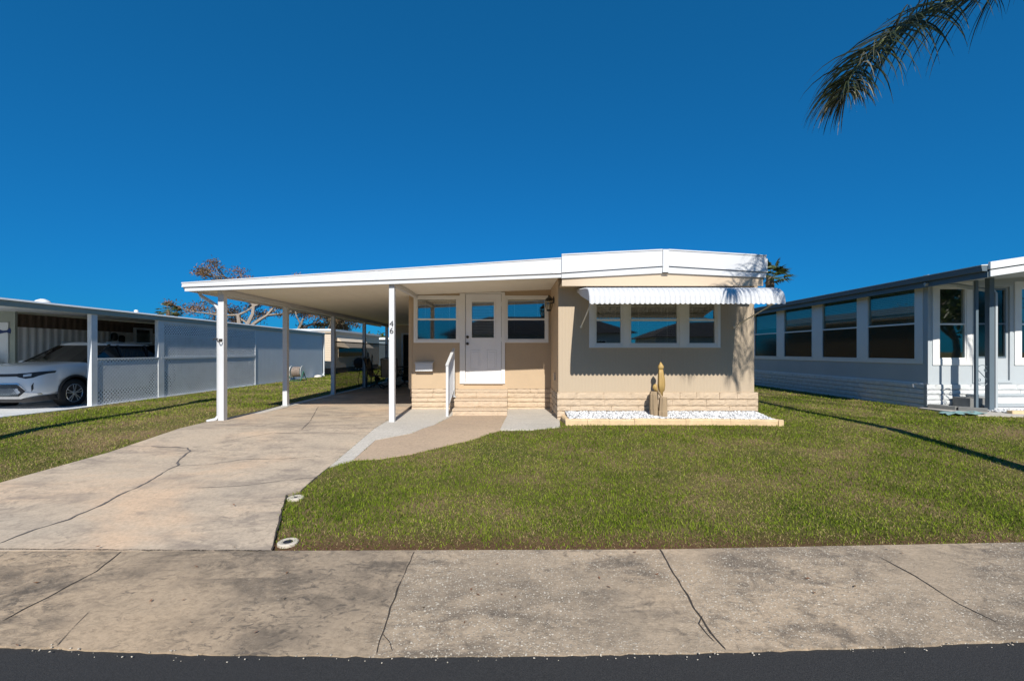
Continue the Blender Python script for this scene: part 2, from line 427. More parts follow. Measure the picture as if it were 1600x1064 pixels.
# ------------------------------------------------------------------ ground sheets
def sheet(name, poly, dz, m, zf=gz, skirt=.06, kind='structure', parent=None):
    bm = bmesh.new()
    vs = [bm.verts.new((x, y, 0)) for x, y in poly]
    bm.faces.new(vs)
    ys = [p[1] for p in poly]
    brk = [b for b, _ in GZ] + [2.4, 3.5]
    for b in brk:
        if min(ys) < b < max(ys):
            bmesh.ops.bisect_plane(bm, geom=bm.verts[:] + bm.edges[:] + bm.faces[:], plane_co=(0, b, 0), plane_no=(0, 1, 0), dist=1e-5)
    bmesh.ops.triangulate(bm, faces=bm.faces[:])
    for v in bm.verts: v.co.z = zf(v.co.y) + dz
    for f in bm.faces:
        if f.normal.z < 0: f.normal_flip()
    if skirt:
        ed = [e for e in bm.edges if len(e.link_faces) == 1]
        r = bmesh.ops.extrude_edge_only(bm, edges=ed)
        for v in r['geom']:
            if isinstance(v, bmesh.types.BMVert): v.co.z -= skirt
    bm.normal_update()
    bmesh.ops.recalc_face_normals(bm, faces=bm.faces)
    me = bpy.data.meshes.new(name); bm.to_mesh(me); bm.free(); me.materials.append(m)
    # make sure the top looks up
    o = bpy.data.objects.new(name, me); COL.objects.link(o)
    if parent is not None: o.parent = parent
    elif kind: o['kind'] = kind
    return o
def ribbon(mb, pts, w, dz, zf=surf, jit=.3, step=.02, seed=1):
    r = random.Random(seed)
    P = []
    for a, b in zip(pts, pts[1:]):
        a = Vector(a); b = Vector(b); n = max(1, int((b - a).length / step))
        for i in range(n): P.append(a.lerp(b, i / n))
    P.append(Vector(pts[-1]))
    amp = w * jit
    Q = []
    for i, p in enumerate(P):
        q = p + Vector((mnoise.noise(Vector((p.x * 9, p.y * 9, seed))), mnoise.noise(Vector((p.x * 9, p.y * 9, seed + 9))))) * amp * 3
        Q.append(q)
    L = []; R = []
    for i, q in enumerate(Q):
        d = (Q[min(i + 1, len(Q) - 1)] - Q[max(i - 1, 0)]).normalized(); nn = Vector((-d.y, d.x))
        ww = w * max(.25, .85 + .9 * mnoise.noise(Vector((q.x * 7, q.y * 7, seed + 3))) + r.uniform(-.12, .12)) * (1 if 0 < i < len(Q) - 1 else .1)
        a = q + nn * ww / 2; b = q - nn * ww / 2
        L.append((a.x, a.y, zf(a.y) + dz)); R.append((b.x, b.y, zf(b.y) + dz))
    n = len(L)
    mb.add(L + R, [(i, i + 1, n + i + 1, n + i) for i in range(n - 1)])
def inpoly(X, Y, poly):
    c = np.zeros(X.shape, bool); n = len(poly); j = n - 1
    for i in range(n):
        xi, yi = poly[i]; xj, yj = poly[j]
        if yi != yj:
            k = ((yi > Y) != (yj > Y)) & (X < (xj - xi) * (Y - yi) / (yj - yi) + xi)
            c ^= k
        j = i
    return c
# ================================================================== GROUND
def px2(l): return [gnd(*p) for p in l]
back = [(-26, 3.50)] + px2([(0, 862.5), (424, 864), (1030, 862), (1600, 851)]) + [(26, 3.62)]
front = [(26, 2.64)] + px2([(1600, 998), (1350, 1010), (1100, 1018), (850, 1023), (600, 1025), (300, 1021), (0, 1008)]) + [(-8, 2.66), (-26, 2.85)]
# break the road edge of the pavement into a slightly ragged line
fr2 = []
for a, b in zip(front, front[1:]):
    n = max(1, int(abs(a[0] - b[0]) / .05)) if abs(a[0]) < 9 and abs(b[0]) < 9 else 1
    for i in range(n):
        t = i / n; x = a[0] + (b[0] - a[0]) * t; y = a[1] + (b[1] - a[1]) * t
        fr2.append((x, y + (mnoise.noise(Vector((x * 5, 0, 3))) * .012 + mnoise.noise(Vector((x * 23, 0, 8))) * .012 if n > 1 else 0)))
fr2.append(front[-1])
SIDE = back[:1] + back[1:] + fr2
sheet('pavement', SIDE, 0, M['sidewalk'], swz, .10)
road = MB(); road.add([(-300, -4.45, -.304), (300, -4.45, -.304), (300, 3.1, -.304), (-300, 3.1, -.304)], [(0, 1, 2, 3)])
ro = road.build('road', M['asphalt']); ro['kind'] = 'structure'
g = MB(); ys = [b for b, _ in GZ]
for (a, za), (b, zb) in zip(GZ, GZ[1:]):
    g.add([(-600, a, za), (600, a, za), (600, b, zb), (-600, b, zb)], [(0, 1, 2, 3)])
go = g.build('ground', M['turf']); go['kind'] = 'structure'

DRE = px2([(424, 864), (430, 838), (439, 805), (447, 776), (470, 769), (492, 749), (515, 731)])
DRIVE = DRE + [(-2.33, 10.3), (-2.33, 19.6), (-5.5, 19.6), (-5.5, 8.2)] + px2([(0, 757)]) + [(-6.95, 3.505)]
DRIVE = DRIVE[:-2] + [px2([(170, 709)])[0], px2([(0, 757)])[0], (-6.9, 3.508)]
dr = sheet('driveway', DRIVE, .022, M['drive'])
STRIP = px2([(515, 731), (552.6, 719.5), (587, 689), (644, 678), (679, 665), (701, 654)]) + [(-1.2, 9.2), (-1.2, 10.3), (-2.33, 10.3)]
sheet('entry_slab', STRIP, .018, M['slab'])
TAN = px2([(552.6, 719.5), (592, 718), (644, 710), (696, 697), (740, 687), (762, 679), (781.5, 673)]) + [(-.10, 9.0), (-.1, 9.4), (-1.2, 9.4), (-1.2, 9.2)] + px2([(701, 654), (679, 665), (644, 678), (587, 689)])
sheet('entry_path', TAN, .012, M['tanwalk'])
PAD = px2([(781.5, 673), (830, 672.5), (875, 668)]) + [(.87, 8.3), (.87, 10.3), (-.1, 10.3), (-.1, 9.0)]
sheet('concrete_pad', PAD, .02, M['slab'])
NSLAB = [(-9.98, 3.9), (-9.98, 24.2), (-13.2, 24.2), (-17.5, 12.1), (-17.5, 3.9)]
sheet('neighbour_driveway', NSLAB, .02, M['nslab'])
RPAD = [(9.35, 10.48), (9.35, 9.15), (10.0, 9.0), (16, 9.0), (16, 10.48)]
sheet('porch_slab', RPAD, .03, M['slab'])

ck = MB()
for pts, w in (([(0, 853), (57, 831), (105, 816), (161, 792), (187, 776.5), (227, 759), (261, 737), (277, 731), (279, 722), (297, 707), (293, 702.5), (235, 700)], .023),
               ([(279, 731), (327, 728.6), (384, 720), (436, 720), (500, 715.5)], .008),
               ([(307, 765.6), (370, 763), (436, 755), (500, 748)], .008),
               ([(427, 679), (500, 678), (560, 680)], .008), ([(301, 702), (362, 690), (425, 679)], .008),
               ([(497, 637), (484, 661), (471, 674)], .012), ([(350, 672), (420, 672)], .007)):
    ribbon(ck, px2(pts), w, .026, seed=int(pts[0][0]) + 1)
ck.build('crack', M['crack'], dr)
jt = MB()
for pts, w in (([(191, 865), (150, 893), (90, 925), (0, 972)], .010), ([(648, 865), (628, 905), (612, 945), (597, 990), (588, 1022)], .010),
               ([(1030, 862), (1055, 900), (1085, 950), (1110, 990), (1135, 1016)], .012), ([(1370, 868), (1430, 900), (1500, 945), (1562, 974)], .007),
               ([(597, 990), (610, 1004), (614, 1018)], .006), ([(1098, 962), (1092, 975), (1104, 990), (1118, 1004)], .007), ([(140, 955), (110, 985), (88, 1010)], .004)):
    ribbon(jt, px2(pts), w, .004, swz, seed=int(pts[0][0]) + 2)
pav = bpy.data.objects['pavement']
jt.build('joint', M['joint'], pav)
j2 = MB(); ribbon(j2, [(-8, 3.500)] + px2([(0, 861.5), (200, 863.2), (424, 864)]), .018, .022, gz, .12, seed=5)
ribbon(j2, [(x + .004, y) for x, y in DRE[:4]], .016, .024, gz, .12, seed=8)
j2.build('edge_gap', M['joint'], dr)

# ================================================================== shared builders
def wall_cells(mb, fr, u0, u1, v0, v1, holes, d0, d1, mi=0):
    us = sorted({u0, u1, *[h[0] for h in holes], *[h[1] for h in holes]}); vs = sorted({v0, v1, *[h[2] for h in holes], *[h[3] for h in holes]})
    us = [u for u in us if u0 <= u <= u1]; vs = [v for v in vs if v0 <= v <= v1]
    for a, b in zip(us, us[1:]):
        for c, d in zip(vs, vs[1:]):
            if any(h[0] <= (a + b) / 2 <= h[1] and h[2] <= (c + d) / 2 <= h[3] for h in holes): continue
            mb.fbox(fr, a, b, c, d, d0, d1, mi)
def stone_wall(fr, u0, u1, v0, v1, rows, proud=.03, lmin=.28, lmax=.55, seed=1, gap=.004, jit=.008, stack=False):
    """returns MB of split stones over a recessed backing (mi 1)"""
    r = random.Random(seed); mb = MB()
    mb.fbox(fr, u0 + .004, u1 - .004, v0, v1 - .004, -.06, proud - .022, 1)
    tot = sum(rows); v = v1
    for hgt in rows:
        h = hgt / tot * (v1 - v0); u = u0; first = True
        while u < u1 - 1e-4:
            l = r.uniform(lmin, lmax) * (r.uniform(.4, 1) if first else 1)
            if u + l > u1 - .1: l = u1 - u
            n = max(2, int(l / .06)); a = v - h + gap; b = v - gap
            g0 = gap / 2
            base = len(mb.v); cols = []
            for i in range(n + 1):
                uu = u + g0 + (l - 2 * g0) * i / n
                e = .55 if i in (0, n) else 1
                dd = proud + r.uniform(-jit, jit)
                col = [fr.p(uu, a + r.uniform(-.002, .002), -.02), fr.p(uu, a + .004 + r.uniform(0, .003), dd - .005 * (2 - e)), fr.p(uu, a + (b - a) * .3, dd * e + (1 - e) * .01 + r.uniform(-jit, jit) * .5), fr.p(uu, a + (b - a) * .7, dd * e + (1 - e) * .01 + r.uniform(-jit, jit) * .5), fr.p(uu, b - .004, dd - .005 * (2 - e)), fr.p(uu, b, -.02)]
                mb.v += col
            for i in range(n):
                for k in range(5):
                    mb.f.append((base + i * 6 + k, base + (i + 1) * 6 + k, base + (i + 1) * 6 + k + 1, base + i * 6 + k + 1)); mb.mi.append(0)
            mb.f.append(tuple(base + k for k in range(6))); mb.mi.append(0)
            mb.f.append(tuple(base + n * 6 + k for k in range(6))[::-1]); mb.mi.append(0)
            u += l; first = False
        v -= h
    return mb
def blinds(fr, u0, u1, v0, v1, d, pitch=.045, tilt=.35, seed=0):
    mb = MB(); v = v1 - .02
    mb.fbox(fr, u0, u1, v1 - .03, v1, d - .02, d + .02)
    w = .024
    while v > v0:
        a = tilt; c, s = math.cos(a) * w, math.sin(a) * w
        mb.add([fr.p(u0, v - s, d + c), fr.p(u1, v - s, d + c), fr.p(u1, v + s, d - c), fr.p(u0, v + s, d - c)], [(0, 1, 2, 3)])
        v -= pitch
    for t in (.18, .82):
        uu = u0 + (u1 - u0) * t; mb.fbox(fr, uu - .003, uu + .003, v0, v1, d + .022, d + .024)
    return mb
def sash(parent, fr, u0, u1, v0, v1, rail=None, trim='trim', fw=.035, up='glass', lo='glass_screen', blind=None, casing=None, label=None, d=0.0):
    """one sash window: frame part with panes and blinds as sub-parts"""
    mb = MB()
    if casing: mb.ring(fr, u0 - casing, u1 + casing, v0 - casing, v1 + casing, casing, -.05 + d, .022 + d)
    mb.ring(fr, u0, u1, v0, v1, fw, -.06 + d, .012 + d)
    if rail: mb.fbox(fr, u0 + fw, u1 - fw, rail - .02, rail + .02, -.045 + d, .006 + d)
    w = mb.build('window', M[trim], parent, bevel=.003, label=label)
    a, b = u0 + fw, u1 - fw
    if rail:
        MB().fbox(fr, a, b, rail + .02, v1 - fw, -.035 + d, -.030 + d).build('pane', M[up], w)
        MB().fbox(fr, a, b, v0 + fw, rail - .02, -.022 + d, -.017 + d).build('pane', M[lo], w)
    else: MB().fbox(fr, a, b, v0 + fw, v1 - fw, -.035 + d, -.030 + d).build('pane', M[up], w)
    if blind: blinds(fr, a + .005, b - .005, blind[0], blind[1], -.10 + d, blind[2] if len(blind) > 2 else .045, blind[3] if len(blind) > 3 else .35).build('blind', M['blind'], w)
    return w

# ================================================================== MAIN HOUSE
Ym, Ye = 8.57, 10.30
XL, XR = .88, 4.56
house = thing('mobile_home', (2.0, Ym, 0), 'tan ribbed mobile home with white peaked roof edge, scalloped front awning and split stone base', 'house')
fm = Fr((0, Ym, 0), (1, 0, 0), (0, -1, 0))
fe = Fr((0, Ye, 0), (1, 0, 0), (0, -1, 0))
fs = Fr((XL, 0, 0), (0, 1, 0), (-1, 0, 0))     # left side of the main unit, facing -X
def pxm(px): return (px - PX) / 83.0
def pzm(py): return H - (py - PY) / 83.0
def pxe(px): return (px - PX) / 69.03
def pze(py): return H - (py - PY) / 69.03
W0, W1, WZ0, WZ1 = pxm(920.5), pxm(1125), pzm(543), 2.33
mb = MB(); wall_cells(mb, fm, XL, XR, .55, 2.66, [(W0 + .02, W1 - .02, WZ0 + .02, WZ1 - .02)], -.12, 0)
mb.build('front_wall', M['sidingv'], house)
mb = MB(); mb.fbox(fs, Ym + .12, Ye + .1, .50, 2.80, -.1, 0)
mb.fbox(fs, Ym + .003, Ym + .07, .5, 2.6, 0, .008)
mb.build('side_wall', M['tan'], house)
MB().box(XR - .12, XR - .002, Ym + .12, 24.5, .5, 2.7).box(XL + .002, XR - .12, 24.3, 24.5, .5, 2.7).box(XL + .002, XL + .1, Ye + .3, 24.3, .5, 2.7).build('rear_wall', M['tan'], house)
MB().box(XL + .01, XR - .01, Ym + .0, 24.4, .0, .55).build('underfloor', M['mortar'], house)
stone_wall(fm, XL - .03, XR + .06, .0, .565, [.15, .13, .11, .13, .10], .035, .30, .52, 5).build('stone_skirt', [M['stone'], M['mortar']], house)
stone_wall(fs, Ym - .02, Ye + .0, .0, .52, [.13, .12, .11, .12, .10], .02, .25, .5, 9, jit=.018).build('stone_skirt', [M['stone'], M['mortar']], house)
frs = Fr((XR, 0, 0), (0, 1, 0), (1, 0, 0))
stone_wall(frs, Ym - .02, 14.0, .0, .565, [.15, .13, .11, .13, .10], .05, .3, .5, 12).build('stone_skirt', [M['stone'], M['mortar']], house)

# big triple window
mb = MB(); cas = .085
xs = [W0, pxm(975), pxm(1067), W1]
tri = MB()
P = [(pxm(932), pxm(970)), (pxm(986), pxm(1058)), (pxm(1077), pxm(1117))]
edges = [W0, P[0][0] - .035, P[0][1] + .035, P[1][0] - .035, P[1][1] + .035, P[2][0] - .035, P[2][1] + .035, W1]
for a, b in ((0, 1), (2, 3), (4, 5), (6, 7)): tri.fbox(fm, edges[a], edges[b], WZ0, WZ1, -.05, .03)
for a, b in ((1, 2), (3, 4), (5, 6)):
    tri.fbox(fm, edges[a], edges[b], WZ0, pzm(536) - .035, -.05, .03); tri.fbox(fm, edges[a], edges[b], 2.25, WZ1, -.05, .03)
tri.fbox(fm, W0 - .01, W1 + .01, WZ0 - .006, WZ0 - .001, 0, .04)
tri.build('window_casing', M['trim'], house, bevel=.003)
for k, (a, b) in enumerate(P):
    sash(house, fm, a - .035, b + .035, pzm(536) - .035, 2.25, rail=pzm(500), lo='glass', blind=((1.95, 2.2, .04, .5), (1.5, 2.2, .042, .15), (2.0, 2.2, .05, .3))[k])
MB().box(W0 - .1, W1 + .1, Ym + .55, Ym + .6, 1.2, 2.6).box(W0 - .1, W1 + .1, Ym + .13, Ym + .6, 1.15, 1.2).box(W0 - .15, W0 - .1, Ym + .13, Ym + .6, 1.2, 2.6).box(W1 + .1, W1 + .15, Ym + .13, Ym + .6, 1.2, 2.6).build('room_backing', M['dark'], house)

# roof of the main unit: fascia boards with central peak trim
Yo = 8.10
def zz(py, Y=Yo): return H - (py - PY) / F * Y
XF0, XFM, XF1 = .885, (1040 - 800) / F * Yo, (1197.5 - 800) / F * Yo
def lin(a, b, x0, x1):
    return lambda x: a + (b - a) * (x - x0) / (x1 - x0)
def band(mb, xa, xb, lo, hi, y0, y1, n=6):
    for i in range(n):
        a = xa + (xb - xa) * i / n; b = xa + (xb - xa) * (i + 1) / n
        mb.hexa([(a, y0, lo(a)), (b, y0, lo(b)), (b, y1, lo(b)), (a, y1, lo(a)), (a, y0, hi(a)), (b, y0, hi(b)), (b, y1, hi(b)), (a, y1, hi(a))])
fa = MB(); fb = MB()
for xa, xb, t, l, b in ((XF0, XFM - .055, (399, 391.3), (427, 416.5), (434.5, 426.5)), (XFM + .055, XF1, (391.3, 400.5), (416.5, 426), (426.5, 433.5))):
    T = lin(zz(t[0]), zz(t[1]), xa, xb); L = lin(zz(l[0]), zz(l[1]), xa, xb); B = lin(zz(b[0]), zz(b[1]), xa, xb)
    band(fa, xa, xb, lambda x: L(x) + .008, T, Yo, Yo + .05, 1); band(fb, xa, xb, B, lambda x: L(x) - .004, Yo + .016, Yo + .05, 1)
    band(fb, xa, xb, lambda x: T(x) + .001, lambda x: T(x) + .022, Yo - .012, Yo + .06, 1)
    band(fb, xa, xb, lambda x: L(x) + .008, lambda x: L(x) + .020, Yo - .010, Yo - .001, 1)
fa.build('fascia', M['white'], house, bevel=.004); fb.build('fascia_lip', M['white'], house)
MB().box(XFM - .052, XFM + .052, Yo - .02, Yo + .05, zz(425), zz(390)).box(XFM - .056, XFM + .056, Yo - .026, Yo - .021, zz(425) - .01, zz(421)).build('peak_trim', M['white'], house, bevel=.006)
mb = MB(); band(mb, XF0 + .01, XFM, lambda x: 2.50, lin(zz(434), zz(426), XF0, XFM), Yo + .052, Yo + .075, 1); band(mb, XFM, XF1 - .03, lambda x: 2.50, lin(zz(426), zz(433), XFM, XF1), Yo + .052, Yo + .075, 1)
mb.build('gable_band', M['tanband'], house)
MB().box(XF0 + .01, XF1 - .03, Yo + .076, Ym, 2.53, 2.56).box(XR, XF1 + .1 if XF1 + .1 > XR else XR + .05, Ym, 24.5, 2.53, 2.56).build('soffit', M['tanband'], house)
mb = MB()
for xa, xb, za, zb in ((XF0, XFM, zz(399) - .03, zz(391.3) - .03), (XFM, XF1 + .05, zz(391.3) - .03, zz(400.5) - .03)):
    mb.hexa([(xa, Yo + .052, za - .25), (xb, Yo + .052, zb - .25), (xb, 24.7, zb - .25), (xa, 24.7, za - .25), (xa, Yo + .052, za), (xb, Yo + .052, zb), (xb, 24.7, zb), (xa, 24.7, za)])
mb.build('roof', M['white'], house)

# ------------- entry section
EX0 = pxe(639)
def zu(x): return 2.46 + .04 * (x + 5.8)
w1 = (pxe(647), pxe(718), pze(535.5), pze(462)); w2 = (pxe(788), pxe(857.3), pze(535.5), pze(462)); dd = (pxe(718.5), pxe(789), .60, pze(455))
mb = MB(); wall_cells(mb, fe, EX0, XL, .495, 2.5, [(w1[0] + .02, w1[1] - .02, w1[2] + .02, w1[3] - .0), (w2[0] + .02, w2[1] - .02, w2[2] + .02, w2[3] - .0), (dd[0] + .03, dd[1] - .03, .62, 2.5)], -.12, 0)
h3 = [(EX0, w1[0] + .02), (w1[1] - .02, dd[0] + .03), (dd[1] - .03, w2[0] + .02), (w2[1] - .02, XL)]
for a, b in h3: mb.hexa([(a, Ye, 2.5), (b, Ye, 2.5), (b, Ye + .12, 2.5), (a, Ye + .12, 2.5), (a, Ye, zu(a)), (b, Ye, zu(b)), (b, Ye + .12, zu(b)), (a, Ye + .12, zu(a))])
for a, b, z in ((w1[0] + .02, w1[1] - .02, w1[3] - .02), (w2[0] + .02, w2[1] - .02, w2[3] - .02), (dd[0] + .03, dd[1] - .03, 2.632)):
    mb.hexa([(a, Ye, z), (b, Ye, z), (b, Ye + .12, z), (a, Ye + .12, z), (a, Ye, zu(a)), (b, Ye, zu(b)), (b, Ye + .12, zu(b)), (a, Ye + .12, zu(a))])
mb.fbox(fe, EX0 - .004, EX0 + .07, .485, 2.5, 0, .012); mb.fbox(fe, EX0 + .07, XL - .1, .485, .52, 0, .008)
mb.build('entry_wall', M['tan'], house)
MB().box(EX0, EX0 + .12, Ye + .12, 19.6, .3, 2.55).build('addition_side_wall', M['tan'], house)
for a, b, sd in ((EX0 + .06, -1.2, 21), (-.1, XL, 22)):
    stone_wall(fe, a, b, -.02, .49, [.10, .11, .10, .11, .09], .0, .5, 1.1, sd, jit=.008).build('stone_skirt', [M['stone'], M['mortar']], house)
MB().box(EX0 + .08, XL, Ye + .03, Ye + .1, 0, .49).build('underfloor', M['mortar'], house)
sash(house, fe, pxe(650), pxe(715), w1[2] + .05, w1[3] - .05, rail=pze(499), blind=(1.65, 2.5, .05, .12), casing=.05, lo='glass_screen')
sash(house, fe, pxe(791), pxe(853.5), w2[2] + .05, w2[3] - .05, rail=pze(499), blind=(1.65, 2.5, .05, .12), casing=.05, lo='glass_screen')
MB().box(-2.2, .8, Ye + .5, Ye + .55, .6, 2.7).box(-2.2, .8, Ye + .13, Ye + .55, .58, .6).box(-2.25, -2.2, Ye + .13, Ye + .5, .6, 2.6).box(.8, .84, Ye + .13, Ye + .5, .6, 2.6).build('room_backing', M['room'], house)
# door
mb = MB(); D0, D1 = pxe(727.5), pxe(783); Z0, Z1 = .625, pze(460)
mb.fbox(fe, dd[0], D0 - .008, .6, zu(dd[0]) - .006, -.05, .028); mb.fbox(fe, D1 + .008, dd[1], .6, zu(dd[1]) - .02, -.05, .028)
mb.hexa([fe.p(D0 - .008, Z1 + .008, .028), fe.p(D1 + .008, Z1 + .008, .028), fe.p(D1 + .008, Z1 + .008, -.05), fe.p(D0 - .008, Z1 + .008, -.05), fe.p(D0 - .008, zu(D0) - .006, .028), fe.p(D1 + .008, zu(D1) - .006, .028), fe.p(D1 + .008, zu(D1) - .006, -.05), fe.p(D0 - .008, zu(D0) - .006, -.05)])
mb.fbox(fe, D0 - .04, D1 + .04, .6, .618, -.05, .05)
mb.build('door_casing', M['trim'], house, bevel=.003)
gx0, gx1, gz0, gz1 = pxe(737), pxe(772), pze(528), pze(471.5)
mb = MB(); wall_cells(mb, fe, D0, D1, Z0, Z1, [(gx0, gx1, gz0, gz1)], -.045, 0)
door = mb.build('door', M['door'], house)
MB().ring(fe, gx0 - .03, gx1 + .03, gz0 - .03, gz1 + .03, .035, .001, .014).fbox(fe, gx0 + .005, gx1 - .005, pze(500) - .012, pze(500) + .012, -.01, .008).build('glazing_frame', M['door'], door, bevel=.003)
MB().fbox(fe, gx0, gx1, gz0, gz1, -.03, -.025).build('pane', M['glass'], door)
blinds(fe, gx0 + .01, gx1 - .01, gz0, gz1, -.06, .035, .5).build('blind', M['blind'], door)
mb = MB()
for a, b in ((pxe(734), pxe(750)), (pxe(760), pxe(776))):
    for c, d in ((.90, 1.36),):
        mb.ring(fe, a, b, c, d, .022, .001, .009); mb.fbox(fe, a + .04, b - .04, c + .04, d - .04, .001, .007)
mb.build('raised_panel', M['door'], door, bevel=.003)
kx = pxe(730.5)
for z in (pze(526.5), pze(537)):
    MB().lathe((kx, Ye, z), [(.032, -.001), (.032, -.012), (.012, -.016), (.012, -.04), (.026, -.048), (.028, -.062), (.018, -.074)], 16, 'Y').build('door_knob', M['black'], door, smooth=True)
mb = MB()
for z in (.9, 1.6, 2.4): MB().fbox(fe, D1 - .004, D1 + .014, z - .05, z + .05, .001, .012).build('hinge', M['galv'], door)
# little outlet and hose bib on the side wall
MB().fbox(fs, 9.2, 9.32, .74, .9, .001, .03).build('outlet_cover', M['tanband'], house, bevel=.004)

# ------------- awning (part of the house)
AX0, AX1, AY = 1.205, 4.26, 7.08
prof = [(Ym - .005, 2.475), (8.1, 2.43), (7.6, 2.375), (7.32, 2.335), (7.21, 2.305), (7.14, 2.255), (7.10, 2.19), (7.085, 2.12), (7.08, 2.085)]
mb = MB(); pitch = (AX1 - AX0) / 39; sub = 8; nx = 39 * sub
for i in range(nx + 1):
    x = AX0 + (AX1 - AX0) * i / nx
    ph = (i % sub) / sub; s = math.sin(math.pi * ph) ** .7
    for k, (y, z) in enumerate(prof):
        a = Vector(prof[max(0, k - 1)]); b = Vector(prof[min(len(prof) - 1, k + 1)]); d = (b - a).normalized(); nn = Vector((d.y, -d.x))
        if nn.y < 0: nn = -nn
        q = Vector((y, z)) + nn * .020 * s
        if k == len(prof) - 1: q += d * .026 * s
        mb.v.append(Vector((x, q.x, q.y)))
m_ = len(prof)
for i in range(nx):
    for k in range(m_ - 1):
        mb.f.append((i * m_ + k, (i + 1) * m_ + k, (i + 1) * m_ + k + 1, i * m_ + k + 1)); mb.mi.append(0)
aw = mb.build('awning', M['white'], house, smooth=False)
so = aw.modifiers.new('thick', 'SOLIDIFY'); so.thickness = .003
mb = MB()
for x in (AX0 + .01, AX1 - .01):
    pts = [(x, y, z - .004) for y, z in prof[1:]] + [(x, 7.16, 2.12), (x, 8.0, 2.30)]
    mb.prism([(x, Ym - .01, 2.46)] + pts, (.004, 0, 0))
mb.box(AX0 + .02, AX1 - .02, 7.11, 7.135, 2.10, 2.14).box(AX0 + .02, AX1 - .02, 7.78, 7.80, 2.36, 2.385).box(AX0 + .02, AX1 - .02, Ym - .03, Ym - .006, 2.43, 2.465)
mb.build('awning_frame', M['white'], aw)
for xw, xf in ((1.30, 1.25), (4.18, 4.15)):
    MB().tube([(xw, Ym - .01, 1.79), (xw, Ym - .05, 1.80), (xf, 7.16, 2.10)], .011, 8).lathe((xw, Ym - .02, 1.79), [(.025, 0), (.025, .01)], 10, 'Y').build('awning_arm', M['soffit'], aw, smooth=True)

# ================================================================== CARPORT
carport = thing('carport', (-3.0, 8.1, 0), 'open carport with white flat roof and square posts joined to the tan home', 'carport')
CX0, CX1, CY0, CY1 = -5.88, XL, Yo, 20.2
topc = lambda x: 2.782 + (x + 2.14) * .0655 if x < -2.14 else 2.782 + (x + 2.14) * .0656
linec = lambda x: 2.469 + (x + 5.82) * (2.600 - 2.469) / 3.68 if x < -2.14 else 2.600 + (x + 2.14) * (2.714 - 2.600) / 3.02
botc = lambda x: linec(x) - .068
mb = MB(); mb2 = MB()
for xa, xb in ((CX0, -2.14), (-2.14, CX1 - .002)):
    band(mb, xa, xb, lambda x: linec(x) + .006, topc, CY0, CY0 + .04, 1)
    band(mb2, xa + (.04 if xa == CX0 else 0), xb, botc, lambda x: linec(x) - .004, CY0 + .018, CY0 + .05, 1)
    band(mb2, xa, xb, lambda x: topc(x) + .001, lambda x: topc(x) + .018, CY0 - .010, CY0 + .05, 1)
    band(mb2, xa, xb, lambda x: linec(x) + .006, lambda x: linec(x) + .018, CY0 - .009, CY0 - .001, 1)
mb.build('fascia', M['white'], carport, bevel=.003)
for xj in (-2.41, -4.3, .70): MB().box(xj - .03, xj + .03, CY0 - .004, CY0 - .0005, linec(xj) + .022, topc(xj) - .004).build('joint_plate', M['white'], carport)
mb2.build('fascia_lip', M['white'], carport)
mb = MB()
n = 14
for i in range(n):
    a = -5.80 + (CX1 + 5.80 - .004) * i / n; b = -5.80 + (CX1 + 5.80 - .004) * (i + 1) / n
    y0 = CY0 + .052
    mb.hexa([(a + .004, y0, zu(a)), (b, y0, zu(b)), (b, CY1, zu(b)), (a + .004, CY1, zu(a)), (a + .004, y0, min(topc(a), zu(a) + .10) - .02), (b, y0, min(topc(b), zu(b) + .10) - .02), (b, CY1, zu(b) + .08), (a + .004, CY1, zu(a) + .08)])
    mb.box(a - .002, a + .003, y0 + .05, CY1, zu(a) + .002, zu(a) + .02)
mb.build('roof', M['soffit'], carport)
MB().box(-5.88, -5.80, CY0 + .042, CY1, 2.44, 2.53).box(-5.80, -5.798, CY0 + .06, CY1, 2.40, 2.53).build('gutter', M['white'], carport)
mb = MB(); mb.box(-5.385, -5.295, 8.32, CY1 - .1, 2.375, 2.462).box(-5.40, -5.28, 8.32, CY1 - .1, 2.466, 2.476); mb.build('beam', M['white'], carport)
MB().hexa([(-2.21, 8.2, 2.53), (-2.13, 8.2, 2.53), (-2.13, Ye - .03, 2.53), (-2.21, Ye - .03, 2.53), (-2.21, 8.2, zu(-2.2) - .002), (-2.13, 8.2, zu(-2.2) - .002), (-2.13, Ye - .03, zu(-2.2) - .002), (-2.21, Ye - .03, zu(-2.2) - .002)]).build('beam', M['white'], carport)
posts = []
for i, y in enumerate((8.40, 10.75, 13.6, 16.45, 19.4)):
    s = .052
    mb = MB(); z0 = .05 if i else .03
    mb.box(-5.34 - s, -5.34 + s, y - s, y + s, z0, 2.374)
    for sx in (-1, 1): mb.box(-5.34 + sx * s * .9 - .006, -5.34 + sx * s * .9 + .006, y - s - .004, y - s - .0005, z0, 2.37)
    mb.box(-5.34 - .075, -5.34 + .075, y - .075, y + .075, z0, z0 + .012)
    p = mb.build('post', M['white'], carport, bevel=.004); posts.append(p)
p46 = MB().box(-2.17 - .048, -2.17 + .048, 8.2, 8.296, .03, 2.53).box(-2.17 - .07, -2.17 + .07, 8.175, 8.32, .03, .042).build('post', M['white'], carport, bevel=.004)
for chs, zc in (('4', 1.775), ('6', 1.650)):
    me = textmesh(chs, .150); o = bpy.data.objects.new('house_number', me); COL.objects.link(o)
    me.materials.append(M['numeral'])
    for v in me.vertices:
        x, y, z = v.co; v.co = Vector((-2.17 + x * 1.02, 8.196 - z, zc + y)) - ORG['carport']
    o.parent = p46
    o['label'] = 'black numeral %s on the white post' % chs
